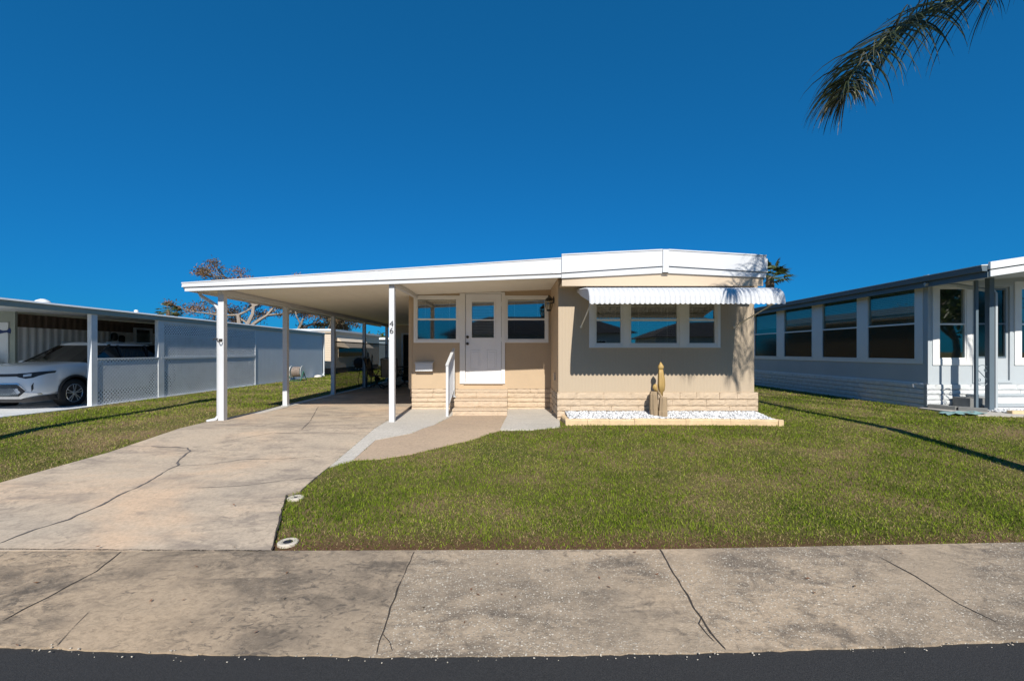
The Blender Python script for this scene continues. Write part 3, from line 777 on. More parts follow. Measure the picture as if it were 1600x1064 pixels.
MB().tube([(-5.36, 8.30, 1.56), (-5.39, 8.27, 1.565), (-5.41, 8.25, 1.55), (-5.40, 8.24, 1.53)], .009, 6).tube([(-5.30, 8.30, 1.53), (-5.32, 8.27, 1.50), (-5.34, 8.26, 1.505), (-5.37, 8.28, 1.55)], .009, 6).box(-5.37, -5.31, 8.33, 8.347, 1.515, 1.56).build('flag_clip', M['bronze'], posts[0])
# downspout on the first post
MB().tube([(-5.80, 8.42, 2.44), (-5.76, 8.42, 2.36), (-5.50, 8.42, 2.20), (-5.435, 8.42, 2.10), (-5.435, 8.42, .14), (-5.46, 8.38, .08), (-5.56, 8.28, .055)], [.032] * 7, 4).build('downspout', M['white'], carport)
MB().box(-5.47, -5.22, 8.52, 19.5, -.02, .045).build('kerb', M['slab'], carport, bevel=.008)
# rear storage wall
fb_ = Fr((0, 19.6, 0), (1, 0, 0), (0, -1, 0))
mb = MB(); wall_cells(mb, fb_, -5.28, EX0 + .1, 0, 2.47, [(-4.68, -3.85, .05, 2.05)], -.1, 0); mb.build('storage_wall', M['beige'], carport)
MB().ring(fb_, -4.76, -3.77, 0, 2.12, .07, .001, .02).build('door_frame', M['white'], carport)
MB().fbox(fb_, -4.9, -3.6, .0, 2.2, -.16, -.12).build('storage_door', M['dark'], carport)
# shade screens between the rear posts
for a, b in ((13.66, 16.39), (16.51, 19.34)):
    MB().box(-5.342, -5.338, a, b, .06, 1.60).build('shade_screen', M['mesh'], carport)
    MB().box(-5.36, -5.32, a, b, 1.60, 1.64).build('screen_rail', M['steelgrey'], carport)

# ================================================================== small things on the entry wall
mbx = thing('mailbox', (pxe(663), Ye, .95), 'white wall mounted letter box on the tan wall left of the door', 'mailbox')
a, b = pxe(650.5), pxe(677)
MB().hexa([(a, Ye - .11, .885), (b, Ye - .11, .885), (b, Ye - .002, .885), (a, Ye - .002, .885), (a, Ye - .11, 1.06), (b, Ye - .11, 1.06), (b, Ye - .002, 1.08), (a, Ye - .002, 1.08)]).build('box', M['white'], mbx, bevel=.006)
MB().hexa([(a - .012, Ye - .135, 1.055), (b + .012, Ye - .135, 1.055), (b + .012, Ye - .002, 1.085), (a - .012, Ye - .002, 1.085), (a - .012, Ye - .135, 1.068), (b + .012, Ye - .135, 1.068), (b + .012, Ye - .002, 1.10), (a - .012, Ye - .002, 1.10)]).box(a + .03, b - .03, Ye - .118, Ye - .111, .93, 1.03).build('lid', M['white'], mbx, bevel=.004)

lan = thing('wall_lantern', (.88, 9.45, 2.3), 'black glass wall lantern on the side wall beside the right entry window', 'lantern')
lx, ly = .765, 9.45
MB().lathe((.876, ly, 2.40), [(.045, 0), (.045, -.012), (.02, -.02)], 14, 'X').tube([(.86, ly, 2.40), (.80, ly, 2.46), (lx, ly, 2.49), (lx, ly, 2.47)], .008, 6).tube([(.86, ly, 2.47), (.86, ly, 2.33), (.80, ly, 2.325)], .010, 6).build('bracket', M['black'], lan)
MB().lathe((lx, ly, 0), [(.006, 2.50), (.018, 2.475), (.012, 2.46), (.03, 2.45), (.085, 2.395), (.088, 2.388), (.07, 2.385)][::-1], 12).build('cap', M['black'], lan)
MB().lathe((lx, ly, 0), [(.045, 2.165), (.05, 2.175), (.05, 2.19), (.02, 2.195)], 12).build('base', M['black'], lan)
MB().lathe((lx, ly, 0), [(.045, 2.19), (.072, 2.27), (.078, 2.34), (.068, 2.385)], 12).build('glass_shade', M['glass_clear'], lan, smooth=True)
mb = MB()
for k in range(6):
    t = k * math.pi / 3; mb.tube([(lx + r * math.cos(t), ly + r * math.sin(t), z) for r, z in ((.048, 2.19), (.076, 2.27), (.081, 2.34), (.07, 2.387))], .004, 4)
mb.tube([(lx + .080 * math.cos(t * .3927), ly + .080 * math.sin(t * .3927), 2.33) for t in range(17)], .005, 4)
mb.build('cage', M['black'], lan)
MB().lathe((lx, ly, 0), [(.012, 2.2), (.012, 2.26), (.02, 2.29), (.008, 2.33)], 8).build('bulb', M['white'], lan, smooth=True)

# steps
st = thing('entry_steps', (-.65, 9.6, 0), 'tan painted split stone steps rising to the white front door', 'steps')
for k, (y, z0, z1) in enumerate(((9.18, -.02, .165), (9.46, .165, .335), (9.75, .335, .49))):
    f_ = Fr((0, y, 0), (1, 0, 0), (0, -1, 0))
    mb = stone_wall(f_, -1.2, -.10, z0, z1 - .03, [1], .0, .8, 1.2, 40 + k, jit=.006)
    mb.box(-1.205, -.095, y - .012, (9.46, 9.75, 10.296)[k] + .02, z1 - .034, z1, 0)
    mb.box(-1.2, -.10, y + .06, 10.29, z0 + .001, z1 - .035, 1)
    mb.build('step', [M['stone'], M['mortar']], st)
hr = thing('handrail', (-1.27, 9.0, 0), 'white picket handrail along the left side of the entry steps', 'handrail')
def railz(y): return 1.06 + (y - 9.0) * (1.36 - 1.06) / .95
MB().box(-1.305, -1.255, 8.975, 9.025, .02, 1.045).box(-1.34, -1.22, 8.94, 9.06, .02, .032).build('front_post', M['white'], hr, bevel=.003)
MB().box(-1.295, -1.255, 9.93, 9.97, .33, 1.30).box(-1.31, -1.19, 9.90, 10.0, .335, .347).build('rear_post', M['white'], hr, bevel=.003)
MB().bar((-1.28, 8.96, 1.055), (-1.28, 10.0, 1.055 + .33), .06, .035).build('top_rail', M['white'], hr, bevel=.003)
MB().bar((-1.28, 9.02, .20), (-1.28, 9.94, .20 + .29), .03, .035).build('bottom_rail', M['white'], hr)
mb = MB()
for k in range(1, 9):
    y = 9.0 + .95 * k / 9; mb.box(-1.29, -1.27, y - .01, y + .01, .20 + (y - 9) * .315, railz(y) - .01)
mb.build('balusters', M['white'], hr)

# floor drain on the pad
MB().box(-.40, -.28, 9.62, 9.68, .032, .038).build('drain_vent', M['numeral'], None)
tag(bpy.data.objects['drain_vent'], 'small dark vent lying on the pale pad right of the steps', 'vent')

# ================================================================== PLANTER, GRAVEL, CACTUS
pl = thing('planter_edging', (2.8, 7.9, 0), 'yellow stone block edging around the white gravel bed under the front window', 'planter')
pathp = [(.90, 8.50), (.91, 7.86), (1.6, 7.93), (2.4, 7.92), (3.4, 7.95), (4.0, 7.93), (4.62, 7.83), (4.66, 8.0), (4.60, 8.6)]
pathp = [(.915, 8.52), (.93, 7.90), (1.7, 7.96), (2.6, 7.985), (3.5, 7.96), (4.15, 7.93), (4.70, 7.86)]
mb = MB(); r = random.Random(3)
segs = []
for a, b in zip(pathp, pathp[1:]):
    a = Vector((*a, 0)); b = Vector((*b, 0)); L = (b - a).length; n = max(1, round(L / .42))
    for i in range(n): segs.append((a.lerp(b, i / n), a.lerp(b, (i + 1) / n)))
segs.append((Vector((4.70, 7.86, 0)), Vector((4.60, 8.45, 0))))
for a, b in segs:
    d = (b - a).normalized(); nn = Vector((-d.y, d.x, 0)); zt = .142 + r.uniform(-.006, .006)
    P_ = []
    k = max(3, int((b - a).length / .05)); e = .002
    base = len(mb.v)
    for i in range(k + 1):
        q = a + d * (e + ((b - a).length - 2 * e) * i / k); jj = lambda: r.uniform(-.007, .007)
        ins = .005 if i in (0, k) else 0
        mb.v += [q + nn * (.0 + ins) + Vector((0, 0, -.02)), q + nn * (.0 + ins + jj()) + Vector((0, 0, zt - .02 + jj() * .5)), q + nn * (.018 + ins) + Vector((0, 0, zt + jj() * .5)), q + nn * .085 + Vector((0, 0, zt + jj() * .5)), q + nn * .10 + Vector((0, 0, zt - .02)), q + nn * .10 + Vector((0, 0, -.02))]
    for i in range(k):
        for j in range(5): mb.f.append((base + i * 6 + j, base + (i + 1) * 6 + j, base + (i + 1) * 6 + j + 1, base + i * 6 + j + 1)); mb.mi.append(0)
    mb.f.append(tuple(base + j for j in range(6))); mb.f.append(tuple(base + k * 6 + j for j in range(6))[::-1]); mb.mi += [0, 0]
mb.build('edging_blocks', M['curbstone'], pl)
BED = [(1.0, 8.55), (1.01, 8.0), (1.7, 8.04), (2.6, 8.07), (3.5, 8.04), (4.15, 8.01), (4.62, 7.95), (4.56, 8.56)]
MB().prism([(x, y, .02) for x, y in BED], (0, 0, .10)).build('bed_fill', M['mortar'], pl)
def chips(name, n, poly, zf, smin, smax, m, seed):
    rg = np.random.default_rng(seed)
    xs = [p[0] for p in poly]; ys_ = [p[1] for p in poly]
    X = rg.uniform(min(xs), max(xs), n * 2); Y = rg.uniform(min(ys_), max(ys_), n * 2); k = inpoly(X, Y, poly); X = X[k][:n]; Y = Y[k][:n]; n = len(X)
    oct_ = np.array([(1, 0, 0), (-.5, .87, 0), (-.5, -.87, 0), (.4, .3, .8), (-.5, .1, .7), (.1, -.6, .75), (.3, .4, -.8), (-.2, -.5, -.8)])
    fc = [(0, 1, 3), (1, 4, 3), (1, 2, 4), (2, 5, 4), (2, 0, 5), (0, 3, 5), (3, 4, 5), (0, 6, 1), (1, 7, 2), (2, 7, 0), (0, 7, 6), (1, 6, 7)]
    V = oct_[None] * (1 + rg.uniform(-.3, .3, (n, 8, 3)))
    s = rg.uniform(smin, smax, (n, 1, 1)) * np.stack([rg.uniform(.7, 1.3, n), rg.uniform(.7, 1.3, n), rg.uniform(.5, .8, n)], -1)[:, None]
    V = V * s; a = rg.uniform(0, 6.28, n); c, si = np.cos(a)[:, None], np.sin(a)[:, None]
    x = V[..., 0] * c - V[..., 1] * si; y = V[..., 0] * si + V[..., 1] * c
    Z = np.array([zf(q, w) for q, w in zip(X, Y)]) + rg.uniform(-.004, .016, n)
    W = np.stack([x + X[:, None], y + Y[:, None], V[..., 2] + Z[:, None]], -1).reshape(-1, 3)
    Fc = (np.array(fc)[None] + (np.arange(n) * 8)[:, None, None]).reshape(-1, 3)
    me = bpy.data.meshes.new(name); me.vertices.add(len(W)); me.vertices.foreach_set('co', W.ravel())
    me.loops.add(Fc.size); me.loops.foreach_set('vertex_index', Fc.ravel()); me.polygons.add(len(Fc)); me.polygons.foreach_set('loop_start', np.arange(len(Fc)) * 3)
    me.update(calc_edges=True)
    at_ = me.attributes.new('tone', 'FLOAT', 'POINT'); at_.data.foreach_set('value', np.repeat(rg.uniform(0, 1, n), 8))
    me.materials.append(m); o = bpy.data.objects.new(name, me); COL.objects.link(o); return o
gr = chips('gravel', 7000, BED, lambda x, y: .122 + .07 * min(1, max(0, (y - 7.95) / .55)), .012, .024, M['gravel'], 4)
gr['kind'] = 'stuff'; tag(gr, 'bright white marble chips filling the bed under the front window', 'gravel')

ca = thing('cactus', (2.64, 8.24, .15), 'yellow columnar cactus rising from two cut grey stumps in the white gravel', 'cactus')
def column(mb, pts, rad, n=14, rib=.12, k=7, seed=0):
    base = len(mb.v); r = random.Random(seed)
    for i, (p, R) in enumerate(zip(pts, rad)):
        for j in range(n * 2):
            t = math.pi * j / n; rr = R * (1 + rib * math.cos(k * t) + r.uniform(-.03, .03))
            mb.v.append(Vector(p) + Vector((rr * math.cos(t), rr * math.sin(t), 0)))
    m2 = n * 2
    for i in range(len(pts) - 1):
        for j in range(m2): mb.f.append((base + i * m2 + j, base + i * m2 + (j + 1) % m2, base + (i + 1) * m2 + (j + 1) % m2, base + (i + 1) * m2 + j)); mb.mi.append(0)
    mb.f.append(tuple(base + j for j in range(m2))[::-1]); mb.f.append(tuple(base + (len(pts) - 1) * m2 + j for j in range(m2))); mb.mi += [0, 0]
cx = lambda px: (px - PX) / 86.3
cz = lambda py: H - (py - PY) / 86.3
mb = MB(); column(mb, [(cx(1023), 8.26, .12), (cx(1022), 8.26, .3), (cx(1021.5), 8.26, cz(616)), (cx(1022), 8.26, cz(611.5))], [.066, .072, .068, .056], rib=.10, seed=1); mb.build('stump', M['cactuswood'], ca)
mb = MB(); column(mb, [(cx(1034.5), 8.20, .12), (cx(1034.5), 8.20, .25), (cx(1034.5), 8.2, .26), (cx(1035), 8.2, cz(622)), (cx(1035), 8.2, cz(620.5))], [.080, .082, .074, .070, .062], rib=.08, seed=2); mb.build('stump', M['cactuswood'], ca)
mb = MB(); column(mb, [(cx(1033.5), 8.22, cz(620)), (cx(1033), 8.22, cz(612)), (cx(1033), 8.22, cz(610)), (cx(1033), 8.22, cz(602)), (cx(1032.8), 8.22, cz(592)), (cx(1032), 8.22, cz(583)), (cx(1031.8), 8.22, cz(577))], [.018, .028, .050, .062, .058, .046, .038], rib=.14, k=5, seed=3); mb.build('column', M['cactus'], ca, smooth=True)
mb = MB(); column(mb, [(cx(1031.8), 8.22, cz(577.5)), (cx(1031.8), 8.22, cz(575)), (cx(1032), 8.22, cz(572)), (cx(1032), 8.22, cz(569)), (cx(1031.6), 8.22, cz(565.5))], [.034, .052, .050, .028, .004], rib=.05, k=5, seed=4); mb.build('bud', M['cactus'], ca, smooth=True)
mb = MB(); column(mb, [(cx(1026), 8.24, cz(611.5)), (cx(1024.5), 8.24, cz(609)), (cx(1023.5), 8.24, cz(605)), (cx(1023.5), 8.24, cz(601.5)), (cx(1024), 8.24, cz(600))], [.02, .036, .042, .032, .012], rib=.08, seed=6); mb.build('side_bud', M['cactus'], ca, smooth=True)
MB().tube([(cx(1028), 8.23, cz(611)), (cx(1031), 8.22, cz(616)), (cx(1034), 8.21, cz(622))], [.03, .022, .03], 8).build('stem', M['cactuswood'], ca)
# ================================================================== LEFT NEIGHBOUR
LX = -10.05
ln = thing('neighbour_carport_home', (-11.5, 12, 0), 'long low neighbouring home at left with white lattice screened carport and thin flat roof', 'house')
fl = Fr((LX, 0, 0), (0, 1, 0), (1, 0, 0))
def ly(px): return -LX * F / (PX - px)
def lz(py, px): return H - (py - PY) / F * ly(px)
ZT, ZB = 2.35, 2.235
yF, yB = 7.7, 24.3
MB().hexa([(-18, yF, 2.55), (LX + .02, yF, 2.30), (LX + .02, yB, 2.26), (-18, yB, 2.5), (-18, yF, 2.62), (LX + .02, yF, 2.38), (LX + .02, yB, 2.33), (-18, yB, 2.57)]).build('roof', M['galv'], ln)
MB().hexa([(LX - .05, yF, 2.23), (LX + .05, yF, 2.23), (LX + .05, yB, 2.17), (LX - .05, yB, 2.17), (LX - .05, yF, 2.345), (LX + .05, yF, 2.345), (LX + .05, yB, 2.295), (LX - .05, yB, 2.295)]).build('gutter', M['olive'], ln)
MB().hexa([(LX + .025, yF, 2.348), (LX + .085, yF, 2.348), (LX + .085, yB, 2.298), (LX + .025, yB, 2.298), (LX + .025, yF, 2.385), (LX + .07, yF, 2.385), (LX + .07, yB, 2.335), (LX + .025, yB, 2.335)]).build('roof_edge', M['nwhite'], ln)
MB().box(-18, LX, yF, yF + .04, 2.2, 2.55).build('front_fascia', M['nwhite'], ln)
for py_ in (ly(98), ly(238)):
    MB().lathe((-10.5, py_, 2.35), [(.14, 0), (.16, .04), (.12, .11), (.04, .15)] if py_ < 11 else [(.05, 0), (.05, .12), (.02, .14)], 14).build('roof_vent', M['galv'], ln, smooth=True)
y0, y1, y2, y3, y4 = ly(147), ly(251.5), ly(341), ly(399), 24.2
for y, w in ((y0, .16), (y1, .22)):
    MB().fbox(fl, y - w / 2, y + w / 2, .0, 2.22, -.09, .012).build('post', M['nwhite'], ln, bevel=.004)
for y in (y2, y3): MB().fbox(fl, y - .03, y + .03, .0, 2.2, -.05, .012).build('mullion', M['nwhite'], ln)
MB().fbox(fl, y1, y3, 1.115, 1.175, -.02, .014).fbox(fl, y0 + .08, y1 - .11, 1.125, 1.165, -.04, .014).fbox(fl, y1 + .11, y3, 2.13, 2.21, -.02, .014).build('lattice_rail', M['nwhite'], ln)
def lattice(u0, u1, v0, v1, pitch=.100, w=.035):
    mb = MB()
    for sgn, d in ((1, .0), (-1, -.006)):
        k = 0; Hh = v1 - v0; c0 = u0 - Hh if sgn > 0 else u0
        c = c0
        while c < (u1 if sgn > 0 else u1 + Hh):
            # line u = c + sgn*(v-v0)
            if sgn > 0: a = max(0, u0 - c); b = min(Hh, u1 - c)
            else: a = max(0, c - u1); b = min(Hh, c - u0)
            if b - a > .01:
                ua, ub = c + sgn * a, c + sgn * b; hw = w * .707
                mb.add([fl.p(ua - hw, v0 + a, d), fl.p(ua + hw, v0 + a, d), fl.p(ub + hw, v0 + b, d), fl.p(ub - hw, v0 + b, d),
                        fl.p(ua - hw, v0 + a, d - .005), fl.p(ua + hw, v0 + a, d - .005), fl.p(ub + hw, v0 + b, d - .005), fl.p(ub - hw, v0 + b, d - .005)],
                       [(0, 1, 2, 3), (7, 6, 5, 4), (0, 4, 5, 1), (2, 6, 7, 3), (1, 5, 6, 2), (3, 7, 4, 0)])
            c += pitch
    return mb
lattice(y0 + .08, y1 - .11, .03, 1.125).build('lattice_panel', M['nwhite'], ln)
lattice(y1 + .11, y3 - .03, .03, 1.115).build('lattice_panel', M['nwhite'], ln)
lattice(y1 + .11, y3 - .03, 1.175, 2.13).build('lattice_panel', M['nwhite'], ln)
MB().fbox(fl, y3 + .03, y4, .03, 2.2, -.03, 0).build('side_panel', M['panelv'], ln)
MB().fbox(fl, y3, y4 + .05, -.02, .03, -.05, .03).build('sill_strip', M['brown'], ln)
fbk = Fr((0, y4, 0), (1, 0, 0), (0, 1, 0)); MB().fbox(fbk, -18, LX, 0, 2.2, -.05, 0).build('rear_wall', M['nwhite'], ln)
MB().box(LX - .02, LX + .04, 24.25, 24.31, .15, 2.2).tube([(LX + .01, 24.28, .16), (LX + .03, 24.15, .08), (LX + .12, 24.05, .06)], .035, 6).build('downspout', M['nwhite'], ln)
# inner corrugated wall
IX = -13.2
mb = MB(); n = int((y4 - 12.1) / .022)
for i in range(n + 1):
    y = 12.1 + (y4 - 12.1) * i / n; x = IX + .028 * max(-.6, min(.6, math.sin((y - 12.1) * 2 * math.pi / .21)))
    mb.v += [Vector((x, y, 0)), Vector((x, y, 1.98)), Vector((x - .05, y, 1.98)), Vector((x - .05, y, 2.34))]
for i in range(n):
    mb.f.append((i * 4, (i + 1) * 4, (i + 1) * 4 + 1, i * 4 + 1)); mb.mi.append(0)
    mb.f.append((i * 4 + 2, (i + 1) * 4 + 2, (i + 1) * 4 + 3, i * 4 + 3)); mb.mi.append(1)
mb.build('corrugated_wall', [M['corr'], M['brown']], ln)  # brown upper band paints in the shade below the carport ceiling
MB().box(IX - .1, IX + .03, 12.06, 12.12, 0, 2.4).build('corner_post', M['olive'], ln)
ff = Fr((0, 12.1, 0), (1, 0, 0), (0, -1, 0))
MB().fbox(ff, -18, IX - .1, 0, 2.5, -.1, 0).build('front_wall', M['olive'], ln)
MB().fbox(ff, -15.6, IX - .16, 0, 2.10, .001, .03).ring(ff, -15.6, IX - .16, 0, 2.10, .05, .03, .04).build('white_door', M['nwhite'], ln)
for z in (2.2, 2.3): MB().fbox(ff, -18, IX - .1, z, z + .012, .0, .012).build('lap_line', M['olive'], ln)
# window and dark ornaments on the inner wall
fi = Fr((IX + .03, 0, 0), (0, 1, 0), (1, 0, 0))
def iy(px): return -IX * F / (PX - px)
sash(ln, fi, iy(206), iy(234), 1.48, 2.16, trim='nwhite', fw=.07, up='glass', d=.07)
for px in (175.5, 187):
    yy = iy(px); z = 1.33 + (549 - (526 if px < 180 else 530)) / F * yy
    o = MB().lathe((IX + .07, yy, z - .13), [(.05, 0), (.085, .04), (.09, .12), (.085, .22), (.04, .26)], 12, 'Z', 1.0).build('wall_ornament', M['black'], None, smooth=True)
    tag(o, ('dark rounded ornament on the corrugated wall, the %s above the white car' % ('left and higher one' if px < 180 else 'right and lower one')), 'wall ornament', 'ornaments on the corrugated wall')
# fish
fo = MB(); zz_ = 1.33 + (549 - 518) / F * 12.0
pts = [(0, 0), (.06, .055), (.2, .10), (.42, .12), (.6, .08), (.78, .02), (.9, .03), (1.0, .10), (1.03, .03), (1.01, -.05), (.9, -.02), (.76, -.04), (.55, -.08), (.3, -.09), (.08, -.05)]
x0 = (15 - PX) / F * 12.02 - 1.03 * .9
fo.prism([(x0 + u * .9, 12.05, zz_ + v * 1.0) for u, v in pts], (0, .02, 0))
fo.prism([(x0 + u * .9, 12.045, zz_ + v) for u, v in ((.3, .1), (.38, .22), (.5, .1))], (0, .02, 0))
tag(fo.build('fish_ornament', M['bluefish']), 'blue fish wall ornament with forked tail on the white door at far left', 'ornament')
wb = thing('storage_cabinet', (-13.9, 11.7, 0), 'white storage cabinet against the wall behind the white car bonnet', 'cabinet')
MB().box(-14.6, -13.42, 11.6, 12.0, .04, 1.0).box(-14.64, -13.38, 11.57, 12.02, 1.003, 1.04).build('body', M['nwhite'], wb, bevel=.006)
MB().box(-14.56, -14.02, 11.585, 11.598, .5, .95).box(-13.98, -13.46, 11.585, 11.598, .5, .95).box(-14.56, -13.46, 11.585, 11.598, .1, .45).build('drawer', M['nwhite'], wb, bevel=.004)
MB().box(-13.9, -13.5, 11.65, 11.95, 1.045, 1.16).build('tray', M['nwhite'], wb, bevel=.01)

# ================================================================== CAR
CX = -11.38; CF = 10.02
car = thing('parked_car', (CX, CF + 2.1, 0), 'white compact crossover parked nose out under the lattice carport at left', 'car')
plan = [(0, 0.0), (.30, .004), (.50, .025), (.66, .075), (.78, .16), (.85, .28), (.885, .5), (.90, .9)]
def fy(x, z=.6):
    x = abs(x)
    for (a, ya), (b, yb) in zip(plan, plan[1:]):
        if x <= b: y = ya + (yb - ya) * (x - a) / (b - a); break
    else: y = .9
    return y
# outer shell: vertical layers, each a closed plan outline; lean per layer
layers = [(.24, .86, .12), (.30, .95, .05), (.42, 1.0, .0), (.58, 1.0, -.01), (.70, .995, .01), (.82, .985, .03), (.90, .97, .07), (.945, .955, .13)]
def outline(sx, dy, zt):
    pts = []
    for x, y in plan: pts.append((x * sx, y + dy))
    for y in (1.2, 1.6, 2.1, 2.6, 3.1, 3.5): pts.append((.90 * sx, y))
    for x, y in ((.895, 3.8), (.87, 4.1), (.80, 4.28), (.6, 4.36), (.3, 4.385), (0, 4.39)): pts.append((x * sx, y - dy))
    return pts
mb = MB(); rings = []
def hoodz(y, x):
    base = .945 + .085 * min(1, max(0, (y - .12) / .95)) ** .7 if y < 1.2 else 1.03 + .03 * min(1, (y - 1.2) / 1.5)
    if y > 3.9: base -= .03 * (y - 3.9)
    return base
for (z, sx, dy) in layers:
    o = outline(sx, dy, z); full = [(x, y) for x, y in o] + [(-x, y) for x, y in o[-2:0:-1]]
    ring = []
    for x, y in full:
        zz2 = z
        if z >= .82: zz2 = z + (hoodz(y, x) - .945) * (z - .70) / .245
        ring.append(Vector((CX + x, CF + y, zz2)))
    rings.append(ring)
nr = len(rings[0])
for rg_ in rings: mb.v += rg_
for i in range(len(rings) - 1):
    for k in range(nr):
        k2 = (k + 1) % nr; mb.f.append((i * nr + k, i * nr + k2, (i + 1) * nr + k2, (i + 1) * nr + k)); mb.mi.append(0)
# top deck: connect across with a slight crown
top = (len(rings) - 1) * nr; half = nr // 2
prev = None
for k in range(0, half + 1):
    a = top + k; b = top + (nr - k) % nr
    if a == b: prev = [a]; continue
    va, vb = mb.v[a], mb.v[b]
    row = [a]
    for t in (.12, .3, .5, .7, .88):
        p = va.lerp(vb, t); cr = .055 * (1 - (2 * t - 1) ** 4) * min(1, .2 + abs(k) / 4)
        if (k >= half): cr = 0
        mb.v.append(p + Vector((0, 0, cr))); row.append(len(mb.v) - 1)
    row.append(b)
    if prev and len(prev) == 1:
        for j in range(len(row) - 1): mb.f.append((prev[0], row[j], row[j + 1])); mb.mi.append(0)
    elif prev:
        for j in range(len(row) - 1): mb.f.append((prev[j], row[j], row[j + 1], prev[j + 1])); mb.mi.append(0)
    prev = row
if len(mb.f) and prev:
    lastc = top + half
mb.f.append(tuple(range(nr))); mb.mi.append(0)
WY = (.91, 3.54); WR = .335
body = mb.build('body', M['car'], car, smooth=True)
# wheel openings
bm = bmesh.new(); bm.from_mesh(body.data); bmesh.ops.holes_fill(bm, edges=[e for e in bm.edges if len(e.link_faces) == 1]); bmesh.ops.recalc_face_normals(bm, faces=bm.faces); bm.to_mesh(body.data); bm.free()
cut = MB()
for wy in WY:
    for sx in (-1, 1): cut.lathe((CX + sx * .98, CF + wy, .345), [(.395, -.36), (.395, .36)], 28, 'X')
cuto = cut.build('cutter_tmp', M['carblack'], car)
bo = body.modifiers.new('arch', 'BOOLEAN'); bo.operation = 'DIFFERENCE'; bo.object = cuto; bo.solver = 'EXACT'; bo.material_mode = 'TRANSFER'
bpy.context.view_layer.update()
nm = bpy.data.meshes.new_from_object(body.evaluated_get(bpy.context.evaluated_depsgraph_get()))
body.modifiers.clear(); body.data = nm
bpy.data.objects.remove(cuto)
sub_ = body.modifiers.new('b', 'WEIGHTED_NORMAL') if False else None
# glasshouse
def loft(secs, closed=True):
    mb = MB(); n = len(secs[0])
    for s_ in secs: mb.v += [Vector(p) for p in s_]
    for i in range(len(secs) - 1):
        for k in range(n if closed else n - 1):
            k2 = (k + 1) % n; mb.f.append((i * n + k, i * n + k2, (i + 1) * n + k2, (i + 1) * n + k)); mb.mi.append(0)
    mb.f.append(tuple(range(n))[::-1]); mb.f.append(tuple((len(secs) - 1) * n + k for k in range(n))); mb.mi += [0, 0]
    return mb
def cabin(zs):
    # outline at height z : (front y, rear y, half width)
    out = []
    for z in zs:
        t = (z - 1.0) / .52
        yf = 1.10 + .88 * t; yr = 4.22 - .55 * t; w = .835 - .20 * t - .02 * t * t
        o = [(0, yf - .05), (w * .5, yf - .02), (w * .85, yf + .06), (w, yf + .22), (w * 1.01, (yf + yr) / 2), (w * .98, yr - .3), (w * .8, yr - .03), (0, yr)]
        out.append([(CX + x, CF + y, z) for x, y in o] + [(CX - x, CF + y, z) for x, y in o[-2:0:-1]])
    return out
loft(cabin([.99, 1.15, 1.3, 1.42, 1.49])).build('windows', M['carglass'], car, smooth=False)
rf = loft(cabin([1.485, 1.505, 1.525]))
for v in rf.v:
    x = (v.x - CX) / .64; v.z += .05 * max(0, 1 - x * x) if v.z > 1.5 else 0
    v.x = CX + (v.x - CX) * 1.035
rf.build('roof', M['car'], car, smooth=True)
for sx in (-1, 1):
    MB().bar((CX + sx * .835, CF + 1.28, 1.02), (CX + sx * .64, CF + 2.12, 1.505), .05, .035).build('pillar', M['carblack'], car)
    for yy in (2.35, 3.25): MB().bar((CX + sx * .842, CF + yy, 1.0), (CX + sx * .655, CF + yy, 1.50), .06, .02).build('pillar', M['carblack'], car)
    MB().bar((CX + sx * .80, CF + 4.0, 1.02), (CX + sx * .63, CF + 3.55, 1.50), .22, .03).build('pillar', M['carblack'], car)
for sx in (-1, 1): MB().bar((CX + sx * .60, CF + 2.1, 1.57), (CX + sx * .60, CF + 3.6, 1.575), .025, .025).build('roof_rail', M['chrome'], car)
for sx in (-1, 1): MB().lathe((CX + sx * .98, CF + 1.5, 1.05), [(.02, -.09), (.075, -.06), (.085, .04), (.05, .09)], 12, 'Y', .75).bar((CX + sx * .84, CF + 1.48, 1.04), (CX + sx * .93, CF + 1.48, 1.045), .05, .03).build('mirror', M['car'], car, smooth=True)
for sx in (-1, 1):
    for wy in WY:
        xo = CX + sx * .87; y = CF + wy
        wempty = MB().lathe((xo - sx * .13, y, WR), [(.20, -.10 * sx), (.315, -.10 * sx), (WR, -.07 * sx), (WR, .07 * sx + .05 * sx), (.322, .135 * sx), (.225, .14 * sx), (.212, .12 * sx)], 36, 'X').build('wheel', M['tyre'], car, smooth=True)
        rim = MB(); rim.lathe((xo - sx * .13, y, WR), [(.214, .10 * sx), (.217, .135 * sx), (.205, .14 * sx), (.197, .12 * sx), (.195, .06 * sx)], 36, 'X').lathe((xo, y, WR), [(.055, -.05 * sx), (.055, .0), (.035, .012 * sx)], 16, 'X')
        for k in range(5):
            for dt in (-.16, .16):
                t = 2 * math.pi * k / 5 + math.pi / 2
                a = Vector((xo - sx * .005, y + .045 * math.cos(t + dt), WR + .045 * math.sin(t + dt))); b = Vector((xo - sx * .005, y + .20 * math.cos(t + dt * 1.15), WR + .20 * math.sin(t + dt * 1.15)))
                rim.bar(a, b, .024, .024, up=(1, 0, 0))
        rim.build('rim', M['chrome'], wempty)
        MB().lathe((xo - sx * .10, y, WR), [(.20, 0), (.20, .01 * sx)], 24, 'X').build('brake_shadow', M['dark'], wempty)
